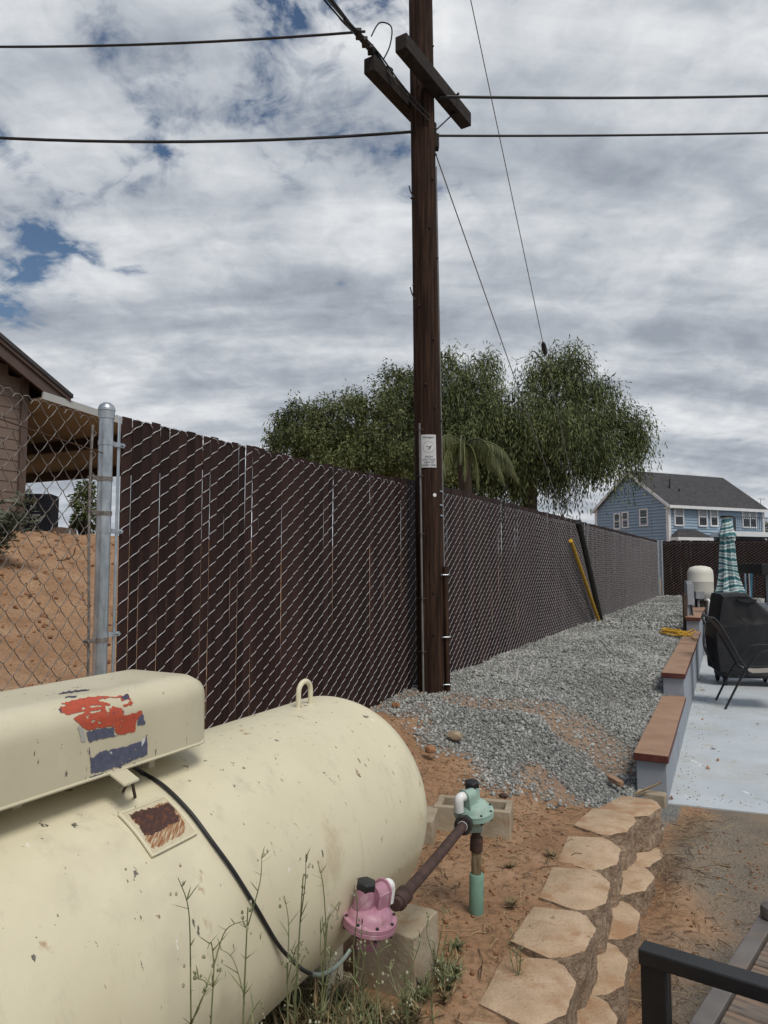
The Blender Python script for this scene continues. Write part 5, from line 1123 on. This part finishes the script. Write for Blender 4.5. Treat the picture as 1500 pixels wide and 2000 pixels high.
b = MB(); pf = sub([Vector((-.35, 0, .99)), Vector((-.24, 0, .855)), Vector((-.03, 0, .46))], 4); V = [CP(p.x+o, y, p.z) for p in pf for y in (-.25, .25) for o in (0, .006)]; Fc = []
for i in range(len(pf)-1): a = i*4; c = a+4; Fc += [(a+1, c+1, c+3, a+3), (a, a+2, c+2, c), (a, c, c+1, a+1), (a+2, a+3, c+3, c+2)]
b.add(V, Fc); b.build('back_sling', M['blackcloth'], ch)
# closed parasol
uB = atY(1424, 1160, 12.6); uO = Vector((uB.x, uB.y, .012)); um = thing('closed_parasol', uO, 'closed patio parasol with teal and white striped canvas', 'parasol')
b = MB(); b.tube([uO, uO+UP*2.46], .02, 10); b.build('pole', M['canvas'], um)
b = MB(); b.lathe([(.25, 0), (.26, .03), (.22, .06), (.05, .1), (.03, .3)], uO, UP, 20); b.build('base', M['blackmetal'], um)
tx = Vector((-.045, 0, 0))
zsU = [(1.02, .225), (1.2, .175), (1.35, .15), (1.5, .132), (1.65, .122), (1.8, .115), (1.95, .108), (2.08, .095), (2.12, .085)]
V = []; n = 64
for (z, r_) in zsU:
    for j in range(n): a = 2*math.pi*j/n; rr = r_*(1 + .22*math.sin(8*a+z*1.2) + .08*math.sin(19*a+z*4)); V.append(uO + Vector((math.cos(a)*rr + .10*max(0, 1.5-z)*(1 if math.cos(a) > 0 else .2), math.sin(a)*rr, z)))
Fc = [(i*n+j, i*n+(j+1) % n, (i+1)*n+(j+1) % n, (i+1)*n+j) for i in range(len(zsU)-1) for j in range(n)]; b = MB(); b.add(V, Fc); b.build('canopy', M['parasol'], um, angle=60)
V = []; zt_ = [(2.10, .145), (2.16, .125), (2.25, .10), (2.42, .075), (2.45, .07)]
for (z, r_) in zt_:
    for j in range(n): a = 2*math.pi*j/n; rr = r_*(1+.13*math.sin(8*a)*(2.5-z)*2); V.append(uO + Vector((math.cos(a)*rr, math.sin(a)*rr, z)))
b = MB(); b.add(V, [(i*n+j, i*n+(j+1) % n, (i+1)*n+(j+1) % n, (i+1)*n+j) for i in range(len(zt_)-1) for j in range(n)]); b.build('vent_cap', M['parasol'], um, angle=60)
b = MB(); b.lathe([(.10, 2.44), (.105, 2.455), (.10, 2.47), (.02, 2.48)], uO, UP, 20); b.build('finial', M['black'], um)
# pressure tank
tO = atY(1369, 1165, 14.5); tO.z = .55; pt = thing('pressure_tank', tO, 'cream upright well pressure tank behind the stepped wall', 'water tank')
b = MB(); k = .235; b.lathe([(.10, .96-.02), (.19, .975), (.225, 1.02), (.242, 1.10), (.245, 1.275), (.249, 1.285), (.245, 1.295), (.242, 1.45), (.232, 1.51), (.19, 1.565), (.10, 1.592), (.01, 1.6)], (tO.x, tO.y, 0), UP, 36); b.build('shell', M['ptank'], pt)
b = MB(); b.lathe([(.18, .5), (.18, .62), (.12, .70), (.12, .95)], (tO.x, tO.y, 0), UP, 24); b.build('stand', M['darkmetal'], pt)
b = MB(); b.tube(sub([(tO.x+.02, tO.y-.12, .93), (tO.x+.07, tO.y-.2, .90), (tO.x+.05, tO.y-.22, .70), (tO.x+.04, tO.y-.22, .5)], 4), .028, 10); b.build('pipe', M['whiteplastic'], pt)
b = MB(); b.tube([(tO.x-.14, tO.y-.2, .5), (tO.x-.14, tO.y-.2, .92), (tO.x-.02, tO.y-.1, .93)], .02, 8); b.box((tO.x-.13, tO.y-.22, 1.02), (.16, .1, .14)); b.build('pressure_switch', M['greycol'], pt)
# electrical post and stake
q = atY(1346, 1205, 12.2); b = MB(); b.box((q.x, q.y, .85), (.10, .09, 1.0)); b.box((q.x, q.y-.05, 1.13), (.11, .07, .36)); ep = b.build('utility_stub', M['greycol'], None, bevel=.006, label='grey metal box on a short post at the end of the stepped wall', cat='utility box')
b = MB(); b.tube(sub([(q.x+.02, q.y-.07, .95), (q.x+.03, q.y-.08, .78), (q.x+.13, q.y-.1, .74), (q.x+.24, q.y-.12, .80)], 5), .014, 8); b.build('conduit', M['black'], ep)
q2 = atY(1338, 1195, 11.9); b = MB(); b.box((q2.x, q2.y, .76), (.06, .05, .78)); b.build('wooden_stake', M['darkwood'], None, bevel=.004, label='short brown wooden stake left of the grey utility box', cat='stake')
b = MB(); b.tube(sub([atW(1371, 1205, -.62), atW(1376, 1222, -.60), atW(1374, 1250, -.56), atW(1380, 1275, -.52), atW(1392, 1290, -.45)], 5), .016, 8); b.build('hose', M['black'], None, label='black hose hanging over the stepped wall beside the grill', cat='hose')
# yellow cord
b = MB(); cc = atZ(1318, 1239, .55); pts = []
for i in range(150):
    a = i*.42; r_ = .085+.05*math.sin(i*.37); pts.append(cc + Vector((math.cos(a)*r_*1.2 + .04*math.sin(i*.11), math.sin(a)*r_*3.2, .0+.02*random.random()+.05*(i/150))))
b.tube(pts, .009, 5); yc = b.build('extension_cord', M['yellow'], None, label='heap of yellow extension cord on gravel and wall cap', cat='cord')
b = MB(); b.tube(sub([cc+Vector((.15, 0, .05)), atZ(1340, 1236, .59), atZ(1353, 1229, .585), atZ(1357, 1233, .58), atZ(1346, 1238, .58), atZ(1338, 1236, .585), atZ(1350, 1243, .575), atZ(1359, 1250, .57)], 6), .008, 5); b.tube(sub([cc+Vector((-.1, 0, .03)), atZ(1302, 1231, .58), atZ(1295, 1230, .57)], 5), .008, 5); b.build('loose_end', M['yellow'], yc)
# counter with dark top at the right edge
kO = atY(1500, 1190, 13.2); ko = Vector((kO.x+.55, kO.y, .012)); kt = thing('outdoor_bar', ko, 'grey panelled outdoor bar with dark top at the right edge', 'bar')
b = MB(); b.box(ko+UP*.45, (1.15, .8, .9)); b.build('base', M['whitetrim'], kt, bevel=.01)
b = MB(); b.box(ko+UP*1.53+Vector((-.10, 0, 0)), (1.55, .9, .20)); b.build('top', M['blackcloth'], kt, bevel=.01)
for x in (-.62, -.30, .3): 
    b = MB(); b.box(ko+Vector((x, -.3, 1.16)), (.17 if x < -.5 else .06, .1, .54)); b.build('panel', M['greycol'], kt, bevel=.006)
b = MB(); b.box(ko+UP*1.16, (1.0, .4, .5)); b.build('recess', M['black'], kt)
pg = thing('blue_tubes', atY(1452, 1180, 12.9) , 'thin blue and grey tubes standing between parasol and bar', 'tubes')
for x0, x1, m_ in ((1450, 1456, 'bluecord'), (1462, 1468, 'bluecord'), (1458, 1455, 'greycol'), (1466, 1463, 'greycol')):
    b = MB(); a = atY(x0, 1180, 12.9); c = atY(x1, 1120, 12.9); b.tube([Vector((a.x, a.y, .012)), c], .014, 6); b.build('tube', M[m_], pg)
# dry leaves on the patio
b = MB()
for px, py in [(1370, 1322), (1376, 1325), (1383, 1321), (1366, 1327), (1362, 1350), (1370, 1348), (1375, 1349), (1420, 1368), (1393, 1462), (1402, 1485), (1383, 1500), (1480, 1414), (1372, 1405), (1378, 1367), (1310, 1557), (1305, 1560), (1312, 1559)]:
    p = atZ(px, py, .018); r_ = random.uniform(.015, .035); a = random.uniform(0, 6.28); u = Vector((math.cos(a), math.sin(a), .15)); v = Vector((-math.sin(a), math.cos(a), .2)); b.add([p-u*r_, p+v*r_*.5+UP*.004, p+u*r_+UP*.01, p-v*r_*.5], [(0, 1, 2, 3)])
b.build('fallen_leaves', M['leafdry'], None, smooth=False, kind='stuff', label='dry brown leaves scattered on the patio by the grill', cat='leaves')

P = []; Z = []
for _ in range(260):
    s_ = random.uniform(5.6, 11); e_ = random.random(); w_ = wall_w(s_) + .03 + (abs(random.gauss(0, .10)) if e_ < .55 else random.uniform(0, 3)); r_ = random.uniform(.002, .006); P.append(SW(s_, w_, .0125+r_*.3)[:]); Z.append(r_)
for _ in range(130):
    w_ = random.uniform(-.45, 2.2); s_ = 5.5 + abs(random.gauss(0, .10)) + .06*sm(-.5, .3, w_); r_ = random.uniform(.0015, .006); P.append(SW(s_, w_, .0125+r_*.3)[:]); Z.append(r_)
scatter('patio_grit', P, np.array(Z), M['twig'], kind='stuff', label='dirt crumbs scattered over the pale patio slab', category='grit')
# near chair arm and slatted table at the lower right
c0 = atZ(1253, 1842, .64); ad = (atZ(1500, 1915, .64)-c0); ad.z = 0; ad.normalize(); an_ = Vector((-ad.y, ad.x, 0))
nc = thing('metal_armchair', (c0.x, c0.y, 0), 'black square tube armchair frame cut by the lower right corner', 'chair')
b = MB(); b.box(c0 + ad*.40 - UP*.02 + an_*-.004, (.80, .062, .038), (ad, an_, UP)); b.build('armrest', M['blackmetal'], nc, bevel=.004)
b = MB(); b.box(c0 + ad*.035 + UP*(-.04-.36), (.066, .05, .72), (ad, an_, UP)); b.build('leg', M['blackmetal'], nc, bevel=.004)
b = MB(); b.box(c0 + ad*.765 + UP*(-.04-.36), (.066, .05, .72), (ad, an_, UP)); b.build('leg', M['blackmetal'], nc, bevel=.004)
b = MB(); b.box(c0 + ad*.40 - an_*.35 + UP*-.27, (.62, .6, .06), (ad, an_, UP)); b.build('seat', M['blackmetal'], nc, bevel=.004)
b = MB(); b.box(c0 + ad*.40 + UP*-.55, (.66, .03, .04), (ad, an_, UP)); b.build('stretcher', M['blackmetal'], nc, bevel=.003)
t0_ = atZ(1505, 1752, .42); t1_ = atZ(1343, 2003, .42); td = (t1_-t0_); td.z = 0; td.normalize(); tn = Vector((-td.y, td.x, 0))
if tn.x < 0: tn = -tn
tbl = thing('slatted_table', t0_ - UP*.55 + tn*.4, 'low weathered wood slat table with grey metal frame at lower right', 'table')
b = MB(); b.box(t0_ + td*.35 + tn*.026 - UP*.02, (1.3, .052, .045), (td, tn, UP)); b.build('frame_rail', M['tableframe'], tbl, bevel=.003)
b = MB(); b.box(t0_ + td*.35 + tn*.80 - UP*.02, (1.3, .052, .045), (td, tn, UP)); b.build('frame_rail', M['tableframe'], tbl, bevel=.003)
pk = MB().box((0, 0, 0), (.70, .094, .02)).mesh('slat', M['table'], False); pka = math.atan2(tn.y, tn.x)
for k in range(13):
    o = link('slat', pk, tbl, loc=t0_ + td*(-.24+.1005*k) + tn*.41 - UP*(.012+random.uniform(0, .003)), rot=(R(random.uniform(-1, 1)), 0, pka)); 
    bv = o.modifiers.new('bevel', 'BEVEL'); bv.width = .003; bv.segments = 1
for a_ in (-.2, .9):
    for w_ in (.03, .79): b = MB(); b.box(t0_ + td*a_ + tn*w_ - UP*.30, (.045, .045, .52), (td, tn, UP)); b.build('leg', M['tableframe'], tbl, bevel=.003)
q = atZ(1508, 1795, .42); b = MB(); b.lathe([(.03, 0), (.036, .006), (.037, .03), (.033, .042), (.018, .05), (.002, .052)], q+UP*.002, UP, 20); b.build('knob', M['tableframe'], None, label='small rounded grey knob on the slatted table at the right edge', cat='knob')

# ------------------------------------------------------------------ weeds
def weed(px, tip_y, w, label, seed, spread=.10):
    r = random.Random(seed); tip = atW(px, tip_y, w); s, _ = to_sw(tip.x, tip.y); s += r.uniform(-.03, .03); base = SW(s, w+r.uniform(-.02, .02), 0); base.z = H(s, w, False); t = thing('weed', base, label, 'weed', 'tall weeds by the tank')
    st = MB(); lf = MB(); bd = MB(); hgt = tip.z-base.z
    def branch(a, e, r0, depth):
        pts = sub([a, a.lerp(e, .5)+Vector((r.uniform(-.02, .02), r.uniform(-.02, .02), .02)), e], 5); st.tube(pts, [lerp(r0, r0*.45, k/10) for k in range(11)], 5, False)
        L_ = (e-a).length; nl = int(L_/.021)
        for k in range(nl):
            u = r.uniform(.1, 1); p = pts[int(u*10)]; a_ = r.uniform(0, 6.28); d = Vector((math.cos(a_), math.sin(a_), r.uniform(.3, 1.3))).normalized(); l = r.uniform(.016, .05)*(1.2-.6*u); sd_ = d.cross(UP).normalized()*.0016
            lf.add([p-sd_, p+sd_, p+d*l*.6+sd_*.8, p+d*l, p+d*l*.6-sd_*.8], [(0, 1, 2, 4), (4, 2, 3)])
        if depth:
            for k in range(r.randint(3, 5)):
                p = pts[r.randrange(5, 11)]; a_ = r.uniform(0, 6.28); q_ = p + Vector((math.cos(a_)*spread*r.uniform(.3, .8), math.sin(a_)*spread*r.uniform(.3, .8), r.uniform(.05, .16))); branch(p, q_, r0*.5, depth-1)
        for k in range(3 if depth == 0 else 5):
            p = e + Vector((r.uniform(-.012, .012), r.uniform(-.012, .012), r.uniform(-.03, .008))); rr = r.uniform(.0018, .0034); bd.lathe([(rr*.4, -rr), (rr, 0), (rr*.6, rr*1.3)], p, UP, 5)
    branch(base, tip, .0030, 1)
    st.build('stem', M['weed'], t, smooth=False); lf.build('leaves', M['weed'], t, smooth=False); bd.build('seed_heads', M['bud'], t, smooth=False, kind='stuff')
weed(372, 1888, -.93, 'short weed standing against the tank, leftmost of the tall weeds', 1, .05)
weed(418, 1885, -.92, 'forked weed second from the left against the cream tank', 2)
weed(484, 1772, -.93, 'tall branching weed against the tank left of the hose', 3)
weed(592, 1712, -.93, 'tallest slim weed rising beside the hose and pink regulator', 4, .04)
weed(690, 1850, -.80, 'weed with pale buds in front of the pink regulator', 6, .06)
weed(738, 1905, -.72, 'weed in front of the dark side of the upright concrete block', 7, .05)
weed(850, 1880, -.80, 'thin weed growing along the right edge of the upright concrete block', 8, .04)
weed(640, 1800, -.86, 'leafy weed left of the pink regulator', 9, .08)
weed(560, 1880, -.84, 'bushy green weed below the hose loop', 12, .09)
weed(790, 1900, -.74, 'budding weed before the right corner of the concrete block', 13, .06)
weed(1010, 1930, -.72, 'small green sprig on the nearest garden block', 10, .03)
lf = MB(); dr = MB(); bd = MB()
def tuft(s, w, h, green):
    z = H(s, w, False)
    for k in range(7):
        a = random.uniform(0, 6.28); l = h*random.uniform(.5, 1.2); d = Vector((math.cos(a)*.35, math.sin(a)*.35, 1)); p = SW(s, w, z); q_ = p + d*l*.55 + Vector((random.uniform(-.02, .02), random.uniform(-.02, .02), 0)); e = q_ + Vector((math.cos(a)*.5, math.sin(a)*.5, .55))*l*.45; sd_ = Vector((-math.sin(a), math.cos(a), 0))*.0019
        (lf if green else dr).add([p-sd_, p+sd_, q_+sd_, e, q_-sd_], [(0, 1, 2, 4), (4, 2, 3)])
        m_ = random.randrange(2, 9)
        for _ in range(m_):
            u = random.uniform(.25, 1); c = p.lerp(q_, u); a2 = random.uniform(0, 6.28); d2 = Vector((math.cos(a2), math.sin(a2), random.uniform(.1, 1.1))).normalized(); l2 = random.uniform(.02, .06); s2 = Vector((-d2.y, d2.x, 0))*.0034
            (lf if green else dr).add([c-s2, c+s2, c+d2*l2*.6+s2*.7, c+d2*l2, c+d2*l2*.6-s2*.7], [(0, 1, 2, 4), (4, 2, 3)])
        if random.random() < .12: rr = random.uniform(.002, .004); bd.lathe([(rr*.4, -rr), (rr, 0), (rr*.6, rr)], e, UP, 5)
for i in range(330):
    s = random.uniform(1.35, 2.15); w = random.uniform(-1.28, -.78)
    if (s > 2.0 and w < -.95) or (s > 1.72 and w > -.92): continue
    tuft(s, w, random.uniform(.08, .27)*(1.05 if s < 1.9 else .75), random.random() < .52)
for i in range(9):
    s = random.uniform(2.15, 2.35); w = random.uniform(-.95, -.88); tuft(s, w, random.uniform(.05, .14), random.random() < .7)
for s, w in ground_pts(20, 2.2, 4.5, -2.2, -.75, lambda s, w: s < grav_edge(w) and not (-1.8 < w < -1.0 and s < 2.5)): tuft(s, w, random.uniform(.02, .05), random.random() < .3)
u0 = lf.build('weed_cover', M['weed'], None, smooth=False, kind='stuff', label='low green weeds crowding the ground below the tank', cat='weeds')
dr.build('dry_stalks', M['drygrass'], u0, smooth=False, kind='stuff'); bd.build('seed_heads', M['bud'], u0, smooth=False, kind='stuff')
